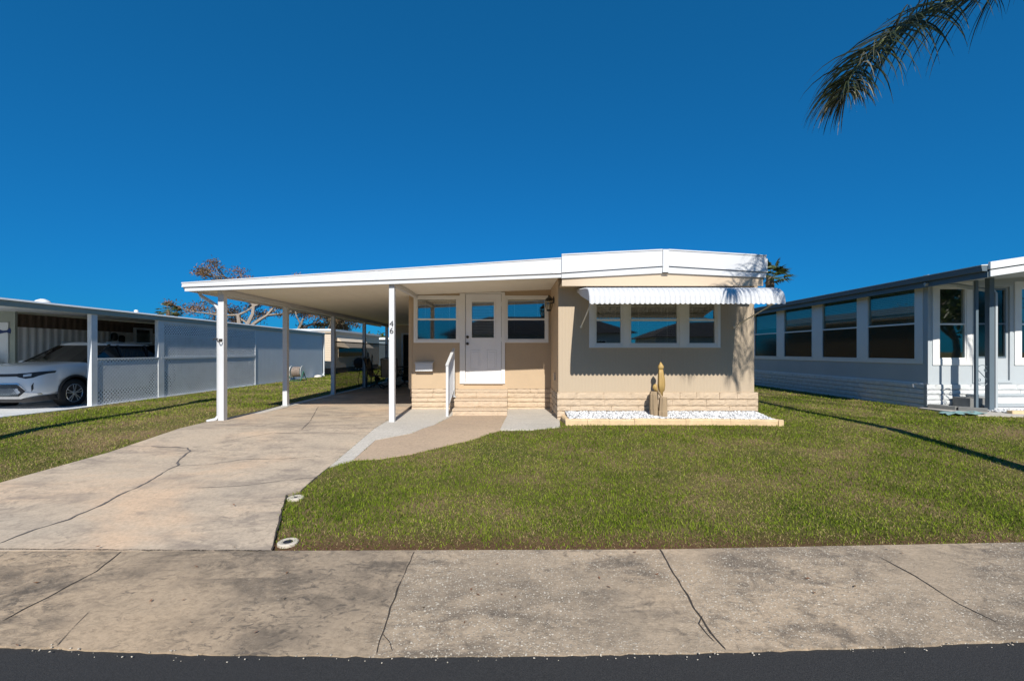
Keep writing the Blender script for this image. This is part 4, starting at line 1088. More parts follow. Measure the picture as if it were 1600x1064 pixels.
    # dark cladding over arches and sills
for sx in (-1, 1):
    mb = MB()
    for wy in WY:
        n = 22; pr = None
        for k in range(n + 1):
            t = math.pi * (-.08 + 1.16 * k / n)
            row = []
            for R_, dx in ((.385, .903), (.385, .912), (.425, .912), (.43, .895)):
                row.append(Vector((CX + sx * dx, CF + wy + R_ * math.cos(t), max(.22, .345 + R_ * math.sin(t)))))
            b = len(mb.v); mb.v += row
            if pr is not None:
                for j in range(3): mb.f.append((pr + j, b + j, b + j + 1, pr + j + 1)); mb.mi.append(0)
            pr = b
    mb.box(CX + sx * .885 - .03, CX + sx * .885 + .03, CF + WY[0] + .43, CF + WY[1] - .43, .20, .33)
    mb.build('cladding', M['carblack'], car)
def strip(mb, prof, push=.012, dep=.03, n=14, z=None):
    """prof: list of (x, zlo, zhi) on the front face"""
    base = len(mb.v); rows = []
    for (xa, la, ha), (xb, lb, hb) in zip(prof, prof[1:]):
        for i in range(n):
            t = i / n; rows.append((xa + (xb - xa) * t, la + (lb - la) * t, ha + (hb - ha) * t))
    rows.append(prof[-1])
    for x, lo, hi in rows:
        s_ = .992; 
        def dyz(zv):
            L_ = layers
            for (za, _, da), (zb, _, db) in zip(L_, L_[1:]):
                if zv <= zb: return da + (db - da) * max(0, (zv - za)) / (zb - za)
            return L_[-1][2]
        for zv, dp in ((lo, dep), (lo, -push), (hi, -push), (hi, dep)):
            mb.v.append(Vector((CX + x, CF + fy(x / .99) + dyz(zv) + dp, zv)))
    for i in range(len(rows) - 1):
        for j in range(4): mb.f.append((base + i * 4 + j, base + (i + 1) * 4 + j, base + (i + 1) * 4 + (j + 1) % 4, base + i * 4 + (j + 1) % 4)); mb.mi.append(0)
    mb.f.append(tuple(base + j for j in range(4))); mb.f.append(tuple(base + (len(rows) - 1) * 4 + j for j in range(4))); mb.mi += [0, 0]
    return mb
strip(MB(), [(-.45, .775, .835), (0, .765, .825), (.45, .775, .835)]).build('upper_grille', M['carblack'], car)
for sx in (-1, 1):
    pr = [(.45, .765, .84), (.60, .725, .85), (.70, .74, .865), (.86, .84, .885)]
    pr = [(sx * x, a, b) for x, a, b in pr]
    hl = strip(MB(), pr, push=.010).build('headlight', M['carblack'], car)
    strip(MB(), [(sx * .56, .765, .815), (sx * .68, .78, .835)], push=.018).build('lens', M['lens'], hl)
    strip(MB(), [(sx * .70, .44, .56), (sx * .725, .50, .63)], push=.014, n=3).build('fog_slot', M['carblack'], car)
strip(MB(), [(-.60, .44, .46), (-.47, .33, .60), (.47, .33, .60), (.60, .44, .46)], push=.014).build('lower_grille', M['carblack'], car)
gb = MB()
for k in range(-16, 17):
    for s2 in (-1, 1):
        x = k * .034
        zt = .585 if abs(x) < .45 else .5
        xa, xb = x - s2 * .09, x + s2 * .09
        if abs(xa) < .50 and abs(xb) < .50: gb.bar((CX + xa, CF + fy(xa) - .024, .35), (CX + xb, CF + fy(xb) - .024, .585), .006, .006)
gb.build('grille_mesh', M['steelgrey'], car)
strip(MB(), [(-.50, .60, .622), (.50, .60, .622)], push=.02).build('chrome_bar', M['chrome'], car)
strip(MB(), [(.50, .60, .622), (.62, .45, .47)], push=.02).build('chrome_bar', M['chrome'], car)
strip(MB(), [(-.62, .45, .47), (-.50, .60, .622)], push=.02).build('chrome_bar', M['chrome'], car)
strip(MB(), [(-.80, .36, .40), (-.6, .31, .42), (-.48, .27, .33), (.48, .27, .33), (.6, .31, .42), (.80, .36, .40)], push=.022).build('skid_plate', M['chrome'], car)
strip(MB(), [(-.86, .22, .35), (-.5, .19, .27), (.5, .19, .27), (.86, .22, .35)], push=.012, dep=.2).build('lower_bumper', M['carblack'], car)
tm = textmesh('KIA', .075, .006)
o = bpy.data.objects.new('emblem', tm); COL.objects.link(o); tm.materials.append(M['chrome'])
for v in tm.vertices: x, y, z = v.co; v.co = Vector((CX + x, CF + .01 - z, .772 + y)) - ORG[car.name]
o.parent = car

# ================================================================== RIGHT NEIGHBOUR
RX = 9.6; RY = 10.5
rn = thing('grey_home', (12, RY, 0), 'blue grey neighbouring home at right with white painted brick base and wide side windows', 'house')
fr_ = Fr((RX, 0, 0), (0, 1, 0), (-1, 0, 0))
ffr = Fr((0, RY, 0), (1, 0, 0), (0, -1, 0))
def ry(px): return RX * F / (px - PX)
wins = [(1180.2, 1214.3), (1226.1, 1269.5), (1286, 1340), (1357.2, 1430.5)]
wz0, wz1, wr = 1.155, 2.86, 1.99
holes = [(ry(b) - .04, ry(a) + .04, wz0 - .04, wz1 + .02) for a, b in wins]
mb = MB(); wall_cells(mb, fr_, RY + .121, 24.5, .56, 3.0, holes, -.12, 0); mb.build('side_wall', M['bluegrey'], rn)
MB().fbox(fr_, RY + .12, 24, .56, .60, 0, .02).build('base_strip', M['nwhite'], rn)
def rxx(px): return (px - PX) / F * RY
def rzz(py): return H - (py - PY) / F * RY
fw1 = (rxx(1466), rxx(1509), rzz(561), rzz(449.5)); fd = (rxx(1519), rxx(1581), .60, 2.88); fw2 = (rxx(1594), rxx(1650), rzz(561), rzz(449.5))
mb = MB(); wall_cells(mb, ffr, RX, 18.5, .56, 3.1, [fw1, fw2, (fd[0] + .06, fd[1] - .06, .62, 2.84)], -.12, 0); mb.build('front_wall', M['bluegrey'], rn)
MB().box(RX - .014, RX + .03, RY - .014, RY - .001, .58, 3.0).box(RX - .014, RX - .001, RY, RY + .03, .58, 3.0).build('corner_trim', M['bluegrey'], rn)
stone_wall(fr_, RY, 24.5, -.02, .575, [.11] * 5, .045, .6, 1.3, 31, jit=.004).build('brick_skirt', [M['whitestone'], M['wmortar']], rn)
stone_wall(ffr, RX - .05, 18.5, .0, .575, [.13, .11, .12, .11, .10], .04, .35, .75, 32, gap=.009, jit=.005).build('brick_skirt', [M['whitestone'], M['wmortar']], rn)
for (a, b), h_ in zip(wins, holes):
    u0, u1 = ry(b), ry(a)
    sash(rn, fr_, u0 - .035, u1 + .035, wz0 - .035, wz1 + .03, rail=wr, trim='trim', up='glass_tint', lo='glass_dscreen', blind=(2.2, 2.85, .045, .9), casing=None, d=.015)
mb = MB()
ed = sorted([ry(b) - .035 for a, b in wins] + [ry(a) + .035 for a, b in wins])
ed = [ed[0] - .17] + ed + [ed[-1] + .14]
for i in range(0, len(ed), 2): mb.fbox(fr_, ed[i], ed[i + 1], wz0 - .12, 2.93, 0, .022)
for i in range(1, len(ed) - 1, 2): mb.fbox(fr_, ed[i], ed[i + 1], wz0 - .12, wz0 - .037, 0, .022); mb.fbox(fr_, ed[i], ed[i + 1], wz1 + .032, 2.93, 0, .022)
mb.build('window_casing', M['trim'], rn, bevel=.003)
for wdw, bl in ((fw1, (1.95, 2.7, .05, .9)), (fw2, (1.95, 2.7, .05, .9))):
    sash(rn, ffr, *wdw, rail=rzz(506.5), trim='trim', up='glass', lo='glass_tint', casing=.14, fw=.03)
MB().box(RX + .15, 17, RY + .7, RY + .75, .6, 3).box(RX + .95, RX + 1.0, RY + .8, 24, .6, 3).box(RX + .15, 17, RY + .14, RY + .7, .58, .6).build('room_backing', M['room'], rn)
mb = MB(); mb.ring(ffr, fd[0], fd[1], fd[2], fd[3], .065, -.03, .02); mb.build('door_frame', M['bluegrey'], rn)
mb = MB(); gx = (rxx(1528), rxx(1571)); wall_cells(mb, ffr, fd[0] + .07, fd[1] - .07, .61, 2.81, [(gx[0], gx[1], rzz(557), rzz(453))], -.05, -.02); dr2 = mb.build('door', M['bluegrey'], rn)
MB().ring(ffr, gx[0] - .03, gx[1] + .03, rzz(557) - .03, rzz(453) + .03, .03, -.019, -.008).fbox(ffr, gx[0], gx[1], rzz(506) - .02, rzz(506) + .02, -.03, -.01).build('glazing_frame', M['steelgrey'], dr2)
MB().fbox(ffr, gx[0], gx[1], rzz(557), rzz(453), -.042, -.038).build('pane', M['glass_dscreen'], dr2)
MB().tube([(rxx(1522.5), RY - .02, rzz(516)), (rxx(1522.5), RY - .07, rzz(516)), (rxx(1522.5), RY - .07, rzz(526)), (rxx(1523), RY - .02, rzz(527))], .014, 6).build('handle', M['black'], dr2)
# roof
EXr, EY = 9.30, 8.84
sl = .15
def rtop(x): return 3.03 + (x - EXr) * sl
mb = MB(); mb.hexa([(EXr, EY + .05, rtop(EXr) - .10), (14, EY + .05, rtop(14) - .10), (14, 25, rtop(14) - .20), (EXr, 25, rtop(EXr) - .20), (EXr, EY + .05, rtop(EXr) - .03), (14, EY + .05, rtop(14) - .03), (14, 25, rtop(14) - .13), (EXr, 25, rtop(EXr) - .13)])
mb.build('roof', M['galv'], rn)
MB().hexa([(EXr - .10, EY + .06, 2.90), (EXr - .002, EY + .06, 2.90), (EXr - .002, 25, 2.80), (EXr - .10, 25, 2.80), (EXr - .12, EY + .06, 3.0), (EXr - .002, EY + .06, 3.0), (EXr - .002, 25, 2.9), (EXr - .12, 25, 2.9)]).build('gutter', M['steelgrey'], rn)
MB().hexa([(EXr + .0, EY + .06, 2.78), (EXr + .04, EY + .06, 2.78), (EXr + .04, 25, 2.68), (EXr + .0, 25, 2.68), (EXr + .0, EY + .06, 2.895), (EXr + .04, EY + .06, 2.895), (EXr + .04, 25, 2.795), (EXr, 25, 2.795)]).build('eave_board', M['steelgrey'], rn)
MB().hexa([(EXr - .13, EY + .05, 3.005), (EXr + .02, EY + .05, 3.005), (EXr + .02, 25, 2.905), (EXr - .13, 25, 2.905), (EXr - .13, EY + .05, 3.02), (EXr + .02, EY + .05, 3.03), (EXr + .02, 25, 2.93), (EXr - .13, 25, 2.92)]).build('drip_edge', M['galv'], rn)
MB().hexa([(EXr + .041, EY + .06, 2.86), (14, EY + .06, 3.2), (14, 24, 3.2), (EXr + .041, 24, 2.86), (EXr + .041, EY + .06, 2.88), (14, EY + .06, 3.22), (14, 24, 3.22), (EXr + .041, 24, 2.88)]).build('soffit', M['bluegrey'], rn)
mb = MB()
for dx0, z0, z1, yy in ((.0, -.10, .04, 0), (.02, -.245, -.125, .02)):
    x0_ = EXr + dx0
    mb.hexa([(x0_, EY + yy, rtop(x0_) + z0), (14, EY + yy, rtop(14) + z0), (14, EY + .045, rtop(14) + z0), (x0_, EY + .045, rtop(x0_) + z0), (x0_, EY + yy, rtop(x0_) + z1), (14, EY + yy, rtop(14) + z1), (14, EY + .045, rtop(14) + z1), (x0_, EY + .045, rtop(x0_) + z1)])
mb.build('fascia', M['nwhite'], rn, bevel=.003)
MB().lathe((10.3, 9.6, 2.98), [(.07, 0), (.07, -.02), (.05, -.03)], 14).build('porch_light', M['trim'], rn, smooth=True)
# porch post with scrolls
pp = thing('porch_post', (10.1, 9.75, 0), 'dark ornamental iron porch post with scrolls in front of the grey home', 'post')
yP = 9.75
def ppx(px): return (px - PX) / F * yP
def ppz(py): return H - (py - PY) / F * yP
MB().box(ppx(1523.2), ppx(1527.2), yP - .025, yP + .025, .06, 2.85).box(ppx(1542.5), ppx(1550), yP - .05, yP + .05, .06, 2.9).build('upright', M['steelgrey'], pp, bevel=.003)
mb = MB()
xa, xb = ppx(1527), ppx(1543)
zc1, zc2 = ppz(576), ppz(597)
def spiral(cx_, cz_, r0, t0, turns, sgn, n=26):
    return [(cx_ + (r0 * (1 - .75 * i / n)) * math.cos(t0 + sgn * turns * 6.283 * i / n), yP, cz_ + (r0 * (1 - .75 * i / n)) * math.sin(t0 + sgn * turns * 6.283 * i / n)) for i in range(n + 1)]
mb.tube([(xa + (xb - xa) * .5 + .11 * math.cos(t), yP, ppz(577) + .09 * math.sin(t)) for t in [math.pi - math.pi * k / 14 for k in range(15)]] + [(xb - .01, yP, ppz(579))] + spiral(xb - .045, ppz(578), .04, 0, 1.1, -1), .007, 5)
mb.tube([(xa, yP, ppz(577)), (xb, yP, ppz(594))], .008, 5)
mb.tube([(xa + (xb - xa) * .5 + .11 * math.cos(t), yP, ppz(596) + .09 * math.sin(t)) for t in [2 * math.pi - math.pi * k / 14 for k in range(15)]] + spiral(xa + .045, ppz(594), .04, math.pi, 1.1, -1), .007, 5)
mb.build('scroll', M['steelgrey'], pp)
MB().tube([(EXr - .05, 10.2, 2.84), (ppx(1520), 10.1, 2.80), (ppx(1536), 9.9, 2.70), (ppx(1552), 9.75, 2.62), (ppx(1553), 9.73, 2.56), (ppx(1553), 9.73, .12)], .045, 4).build('downspout', M['bluegrey'], rn)
for k, (y_, z_) in enumerate(((9.95, .16), (10.2, .36))):
    MB().box(ppx(1556) + .1 * k, 16, y_, RY - .045, .03 if k == 0 else .165, z_ - .03).build('porch_step', M['whitestone'], rn)
    MB().box(ppx(1556) - .03 + .1 * k, 16.03, y_ - .03, RY - .046, z_ - .028, z_).build('porch_tread', M['bluegrey'], rn)
cb = MB().box((1509 - PX) / F * 10.1, (1545 - PX) / F * 10.1, 10.0, 10.4, .0, .30).build('concrete_block', M['greyblock'], bevel=.01); tag(cb, 'grey concrete block behind the iron porch post at right', 'block')
pe = thing('edging_blocks', (9.8, 9.9, 0), 'dark grey edging blocks curving round the porch bed of the grey home', 'edging')
ptsb = [(9.53, 10.42), (9.72, 9.93), (10.05, 9.60)]
for a, b in zip(ptsb, ptsb[1:]):
    a = Vector((*a, .06)); b = Vector((*b, .06)); d = (b - a).normalized() * .01
    MB().bar(a + d, b - d, .11, .14).build('block', M['greyblock'], pe, bevel=.012)
MB().bar((10.22, 9.35, .05), (10.62, 9.33, .05), .12, .13).build('block', M['curbstone'], pe, bevel=.012)
MB().bar((10.64, 9.33, .05), (11.1, 9.33, .05), .12, .13).build('block', M['greyblock'], pe, bevel=.012)
pg_ = chips('porch_gravel', 2500, [(9.62, 10.4), (9.8, 9.98), (10.1, 9.65), (10.3, 9.42), (11.6, 9.4), (11.6, 9.85), (10.3, 10.0), (10.0, 10.4)], lambda x, y: .06, .014, .03, M['gravel'], 6)
pg_['kind'] = 'stuff'; tag(pg_, 'scattered pale gravel in the porch bed of the grey home', 'gravel')
# crumpled teal splash sheet
mb = MB(); r = random.Random(4); nx_, ny_ = 12, 7; 
def tp(i, j):
    u, v = i / (nx_ - 1), j / (ny_ - 1)
    x = 8.72 + u * .92 + v * .10; y = 9.05 + v * .42 + u * .12
    return (x, y, gz(y) + .035 + .03 * mnoise.noise(Vector((u * 4, v * 4, 2))) + .02 * abs(math.sin(u * 9)))
for j in range(ny_):
    for i in range(nx_): mb.v.append(Vector(tp(i, j)))
for j in range(ny_ - 1):
    for i in range(nx_ - 1):
        if (i, j) in ((0, 0), (1, 0), (0, 5), (5, 5), (10, 0), (4, 0), (7, 3), (8, 3)): continue
        mb.f.append((j * nx_ + i, j * nx_ + i + 1, (j + 1) * nx_ + i + 1, (j + 1) * nx_ + i)); mb.mi.append(0)
ts = mb.build('splash_sheet', M['teal']); tag(ts, 'torn teal plastic sheet lying on the grass below the porch post', 'plastic sheet'); sm = ts.modifiers.new('t', 'SOLIDIFY'); sm.thickness = .006

# ================================================================== BACK BUILDING
bb = thing('beige_home', (-10.4, 26.3, 0), 'beige sided home with white roof edge seen behind the carport posts', 'house')
bx = -10.4
MB().box(bx - 4.5, bx, 26.3, 26.35, .35, 2.45).build('end_wall', M['lap'], bb)
MB().box(bx - .05, bx, 26.351, 35.6, .35, 2.45).build('side_wall', M['lap'], bb)
MB().box(bx - 4.5, bx - .02, 26.33, 35.5, 0, .349).build('skirting', M['brown'], bb)
MB().box(bx - 4.6, bx + .08, 26.15, 35.75, 2.51, 2.62).build('roof', M['nwhite'], bb)
MB().box(bx - 4.55, bx + .04, 26.2, 35.7, 2.40, 2.508).build('eave', M['beige'], bb)
fbb = Fr((bx, 0, 0), (0, 1, 0), (1, 0, 0))
wv = MB().ring(fbb, 27.2, 31.6, .95, 1.62, .06, .001, .03).build('window', M['beige'], bb)
MB().fbox(fbb, 27.26, 31.54, 1.01, 1.56, .001, .012).build('pane', M['carglass'], wv)
MB().hexa([(bx + .02, 27.0, 1.62), (bx + .75, 27.0, 1.52), (bx + .75, 31.8, 1.52), (bx + .02, 31.8, 1.62), (bx + .02, 27.0, 2.15), (bx + .75, 27.0, 1.56), (bx + .75, 31.8, 1.56), (bx + .02, 31.8, 2.15)]).build('window_hood', M['beige'], bb)
bd = thing('distant_home', (-13, 42, 0), 'slate blue home end standing far behind, right of the beige home', 'house')
MB().box(-15, -8.5, 42, 50, 0, 2.4).build('wall', M['steelgrey'], bd); MB().box(-15.3, -8.2, 41.8, 50, 2.4, 2.6).build('roof', M['nwhite'], bd); MB().fbox(Fr((0, 42, 0), (1, 0, 0), (0, -1, 0)), -10.6, -9.6, 1, 2, 0, .03).build('window', M['glass'], bd)

# ================================================================== SMALL ITEMS
hr_ = thing('hose_reel', (-9.75, 20.6, 0), 'green hose reel wound with brown hose standing by the neighbour wall', 'hose reel')
hx, hy = -9.62, 20.4
mb = MB()
for k in range(7):
    for q in range(2):
        R_ = .17 + .035 * q; mb.tube([(hx - .16 + .05 * k, hy + R_ * math.cos(t * .3927), .42 + R_ * math.sin(t * .3927)) for t in range(17)], .02, 6)
mb.build('hose', M['hose'], hr_)
mb = MB()
for x in (hx - .24, hx + .24):
    mb.lathe((x, hy, .42), [(.27, -.008), (.27, .008)], 22, 'X')
mb.build('side_wheel', M['galv'], hr_)
mb = MB()
for x in (hx - .27, hx + .27):
    mb.tube([(x, hy - .30, .02), (x, hy, .44), (x, hy + .30, .02)], .018, 6)
mb.tube([(hx - .27, hy - .3, .03), (hx + .27, hy - .3, .03)], .016, 6); mb.tube([(hx - .27, hy + .3, .03), (hx + .27, hy + .3, .03)], .016, 6)
mb.box(hx - .2, hx + .2, hy - .1, hy + .1, .30, .52)
mb.build('stand', M['green_plastic'], hr_)
wp = thing('water_pipe', (-9.95, 20.3, 0), 'white upright garden tap pipe beside the green hose reel', 'pipe')
MB().tube([(-10.0, 20.4, 0), (-10.0, 20.4, .62)], .03, 8).build('pipe', M['trim'], wp); MB().tube([(-10.0, 20.4, .60), (-9.9, 20.4, .60), (-9.88, 20.4, .54)], .022, 6).build('tap', M['galv'], wp)
rk = MB(); rk.lathe((-9.75, 22.9, gz(22)), [(.16, 0), (.20, .04), (.15, .11), (.05, .14)], 9, ecc=1.3); tag(rk.build('rock', M['rock'], smooth=True), 'pale rounded rock on the grass by the end of the lattice home', 'rock')
for (px, py, R_, hole), lb in zip(((462, 779, .080, .018), (450, 849, .080, .038)), ('white concrete ring set in grass at the upper driveway corner', 'white concrete ring with dark centre at the pavement corner of the driveway')):
    x, y = gnd(px, py); t_ = thing('concrete_ring', (x, y, gz(y)), lb, 'concrete ring', 'concrete rings at the lawn corner')
    MB().lathe((x, y, gz(y)), [(R_, -.03), (R_, .014), (R_ * .90, .020), (hole, .016), (hole, .0)], 26).build('ring', M['ring'], t_, bevel=.002)
    MB().lathe((x, y, gz(y)), [(hole * .95, .0), (hole * .95, .018), (hole * .3, .020)], 14).build('sprinkler_head', M['carblack'], t_)

# ------------- patio chairs, table
def patio_chair():
    t = thing('patio_chair', (0, 0, 0), 'brown sling patio chair', 'chair', 'sling patio chairs in the carport')
    mb = MB(); n = 7
    prof_ = [(-.26, .44), (-.05, .40), (.17, .42), (.24, .52), (.30, .75), (.36, .95), (.40, 1.04)]
    for i, (y, z) in enumerate(prof_):
        mb.v += [Vector((-.25, y, z)), Vector((.25, y, z))]
    for i in range(n - 1): mb.f.append((i * 2, i * 2 + 1, i * 2 + 3, i * 2 + 2)); mb.mi.append(0)
    s_ = mb.build('sling', M['sling'], t); q = s_.modifiers.new('t', 'SOLIDIFY'); q.thickness = .012
    mb = MB()
    for x in (-.265, .265): mb.tube([(x, y, z) for y, z in prof_], .016, 6)
    mb.tube([(-.265, .40, 1.04), (-.12, .415, 1.075), (.12, .415, 1.075), (.265, .40, 1.04)], .016, 6); mb.tube([(-.265, -.26, .44), (.265, -.26, .44)], .016, 6)
    mb.build('frame', M['bronze'], t)
    for x in (-.30, .30): MB().tube([(x * .9, -.05, .42), (x, -.18, .62), (x, .0, .65), (x * .95, .27, .66)], .018, 6).build('armrest', M['bronze'], t)
    mb = MB(); mb.tube([(0, 0, .40), (0, 0, .10)], .035, 8); mb.lathe((0, 0, .24), [(.07, 0), (.12, .08), (.05, .14)], 10)
    for k in range(4):
        a = k * math.pi / 2 + .78; mb.tube([(0, 0, .13), (.16 * math.cos(a), .16 * math.sin(a), .10), (.30 * math.cos(a), .30 * math.sin(a), .02)], .022, 6)
    mb.build('swivel_base', M['bronze'], t)
    return t
zc = .035
c0 = patio_chair(); c0.location = (-4.83, 16.3, zc); c0.rotation_euler = (0, 0, 1.5); c0['label'] = 'leftmost brown sling patio chair, side on, beside the fourth carport post'
c1 = copy_tree(c0); c1.location = (-4.22, 15.75, zc); c1.rotation_euler = (0, 0, 3.25); c1['label'] = 'brown sling patio chair with its back to us, behind the numbered post'
c2 = copy_tree(c0); c2.location = (-3.92, 16.6, zc); c2.rotation_euler = (0, 0, -1.4); c2['label'] = 'brown sling patio chair right of the numbered post, near the dark doorway'
tb = thing('patio_table', (-4.35, 16.9, zc), 'round dark patio table between the sling chairs in the carport', 'table')
MB().lathe((-4.35, 16.9, zc), [(.55, .70), (.56, .715), (.55, .73)], 32).build('tabletop', M['bronze'], tb); MB().tube([(-4.35, 16.9, zc + .7), (-4.35, 16.9, zc + .05)], .04, 8).lathe((-4.35, 16.9, zc), [(.25, 0), (.22, .03), (.05, .06)], 16).build('pedestal', M['bronze'], tb)
# fix chair 1: it must face away from the camera
c1.rotation_euler = (0, 0, 3.3)
# folded chair by the fourth post
fc = thing('folded_chair', (-5.12, 16.35, .04), 'dark folded chair leaning upright against the fourth carport post', 'folded chair')
MB().bar((-5.17, 16.18, .05), (-5.17, 16.34, 1.28), .04, .05).bar((-5.02, 16.18, .05), (-5.02, 16.34, 1.20), .03, .05).build('frame', M['bronze'], fc)
mb = MB()
for k in range(6): mb.bar((-5.17, 16.2 + .02 * k, .25 + .17 * k), (-5.02, 16.2 + .02 * k, .25 + .17 * k), .07, .012)
mb.build('slat', M['sling'], fc)
# round metal ornament on a bent stake
gd = thing('garden_disc', (-5.75, 17.0, 0), 'round dark metal disc ornament with pale rim dots on a bent stake outside the carport', 'garden ornament')
dxx, dyy, dzz = -5.72, 17.0, .90
MB().lathe((dxx, dyy, dzz), [(.01, -.03), (.12, -.02), (.20, 0), (.20, .012), (.01, .01)], 24, 'Y').build('disc', M['bronze'], gd)
mb = MB()
for k in range(12):
    a = k * .5236; mb.lathe((dxx + .235 * math.cos(a), dyy, dzz + .235 * math.sin(a)), [(.01, -.012), (.026, 0), (.01, .012)], 8, 'Y')
mb.build('rim_beads', M['galv'], gd)
mb = MB(); mb.tube([(dxx + .235 * math.cos(t * .2618), dyy + .008, dzz + .235 * math.sin(t * .2618)) for t in range(25)], .008, 4); mb.build('rim', M['bronze'], gd)
MB().tube([(dxx, dyy + .02, dzz - .2), (dxx + .02, dyy + .02, .55), (dxx - .04, dyy + .02, .25), (dxx + .01, dyy + .02, .0)], .012, 6).build('stake', M['bronze'], gd)

# ================================================================== PALMS AND TREES
def setattr_tone(me, vals):
    a = me.attributes.new('tone', 'FLOAT', 'POINT'); a.data.foreach_set('value', vals)
class LB:
    """leaf builder"""
    def __init__(s): s.v = []; s.f = []; s.t = []
    def strip(s, pts, ws, side, tone):
        b = len(s.v)
        for p, w in zip(pts, ws):
            s.v += [p - side * w / 2, p + side * w / 2]; s.t += [tone, tone]
        for i in range(len(pts) - 1): s.f.append((b + i * 2, b + i * 2 + 1, b + i * 2 + 3, b + i * 2 + 2))
    def quad(s, c, u, v, tone):
        b = len(s.v); s.v += [c - u, c - v * .6 + u * .1, c + u, c + v * .6 + u * .1]; s.t += [tone] * 4; s.f.append((b, b + 1, b + 2, b + 3))
    def build(s, name, m, parent):
        me = bpy.data.meshes.new(name); off = rootorg(parent); me.from_pydata([p - off for p in s.v], [], s.f); setattr_tone(me, s.t); me.materials.append(m)
        o = bpy.data.objects.new(name, me); COL.objects.link(o); o.parent = parent; return o
def catmull(P, n):
    out = []; Q = [P[0] * 2 - P[1]] + P + [P[-1] * 2 - P[-2]]
    for i in range(1, len(Q) - 2):
        for k in range(n):
            t = k / n; a, b, c, d = Q[i - 1:i + 3]
            out.append(.5 * ((2 * b) + (c - a) * t + (2 * a - 5 * b + 4 * c - d) * t * t + (3 * b - a - 3 * c + d) * t ** 3))
    out.append(P[-1]); return out
def frond(pts, L, seed, parent, n=110, width=.026, start=.18, name='frond', droop=.15, fwd=(.45, .9)):
    r = random.Random(seed); path = catmull([Vector(p) for p in pts], 24); m_ = len(path)
    lb = LB(); g_ = Vector((0, 0, -1))
    for i in range(n):
        t = start + (1 - start) * (i + r.random() * .6) / n; fi_ = t * (m_ - 1); k = min(m_ - 2, int(fi_)); p = path[k].lerp(path[k + 1], fi_ - k)
        d = (path[k + 1] - path[k]).normalized(); side = d.cross(Vector((0, 0, 1))); side = side.normalized() if side.length > .1 else Vector((1, 0, 0)); up = side.cross(d).normalized()
        Lh = L * (math.sin(math.pi * min(1, .20 + .72 * t)) ** .6) * r.uniform(.75, 1.1)
        for sg in (-1, 1):
            if r.random() < .06: continue
            dirv = (side * sg * r.uniform(.55, 1.05) + d * r.uniform(*fwd) + up * r.uniform(-.45, .65)).normalized()
            pp_ = [p]; q = p; dv = dirv; nseg = 6
            for j in range(nseg):
                dv = (dv + g_ * (droop + droop * .9 * j) * r.uniform(.7, 1.2)).normalized(); q = q + dv * Lh / nseg; pp_.append(q)
            ws = [width * w for w in (.55, 1, 1, .85, .65, .4, .08)]
            sd = dirv.cross(Vector((r.uniform(-1, 1), r.uniform(-1, 1), r.uniform(-1, 1)))).normalized()
            lb.strip(pp_, ws, sd, min(1, max(0, r.gauss(.38, .22) + (.35 if t > .86 else 0) + (.3 if r.random() < .04 else 0))))
    rs = [.028 * (1 - .85 * i / (m_ - 1)) + .003 for i in range(m_)]
    st_ = MB().tube(path, rs, 6).build(name, M['green_rachis'], parent)
    lb.build('leaflets', M['frond'], st_)
    return st_
M['green_rachis'] = mat('frond_rachis', (.10, .12, .035), .6, .2, 6)
pm = thing('queen_palm', (6.2, 4.85, gz(4.85)), 'tall feather palm whose drooping frond hangs into the sky at upper right', 'palm')
crown = Vector((7.35, 4.9, 7.5))
MB().tube([(6.2, 4.85, -.15), (6.42, 4.85, 1.5), (6.7, 4.88, 3.5), (7.0, 4.9, 5.5), (7.3, 4.9, 7.3), crown], [.15, .115, .105, .10, .10, .13], 14).build('trunk', M['palmtrunk'], pm, smooth=True)
YF = 4.35
def fp(px, py, y): return at(px, py, y)
frond([crown, (6.9, 5.0, 7.40), (6.35, 5.1, 6.55), fp(1575, -38, 5.1), fp(1492, -2, 5.1), fp(1436, 24, 5.05), fp(1398, 50, 5.0), fp(1362, 80, 4.98), fp(1335, 112, 4.95), fp(1325, 132, 4.95), fp(1320, 148, 4.95)], .86, 5, pm, n=215, width=.017, droop=.085, fwd=(.15, .6))
frond([crown, (6.4, 4.3, 8.0), (5.3, 3.7, 7.6), (4.7, 3.4, 6.6), (4.6, 3.2, 5.7), (4.56, 3.1, 5.1)], .75, 6, pm, n=90)
frond([crown, (6.7, 4.2, 8.1), (5.9, 3.5, 7.6), (5.2, 2.9, 6.6), (4.9, 2.6, 5.7)], .8, 9, pm, n=90)
for k, (ax, ay, az) in enumerate(((1.2, -.2, 1.4), (1.0, .12, 1.5), (.9, -1.0, 1.2), (0, -1.3, 1.2), (-.7, -1.2, 1.0), (.6, -1.2, .5))):
    c = crown; d = Vector((ax, ay, 0)).normalized()
    frond([c, c + d * 1.0 + Vector((0, 0, az * .7)), c + d * 2.2 + Vector((0, 0, az * .75)), c + d * 3.2 + Vector((0, 0, az * .2 - .3)), c + d * 3.8 + Vector((0, 0, az * -.1 - 1.3))], .7, 20 + k, pm, n=55)

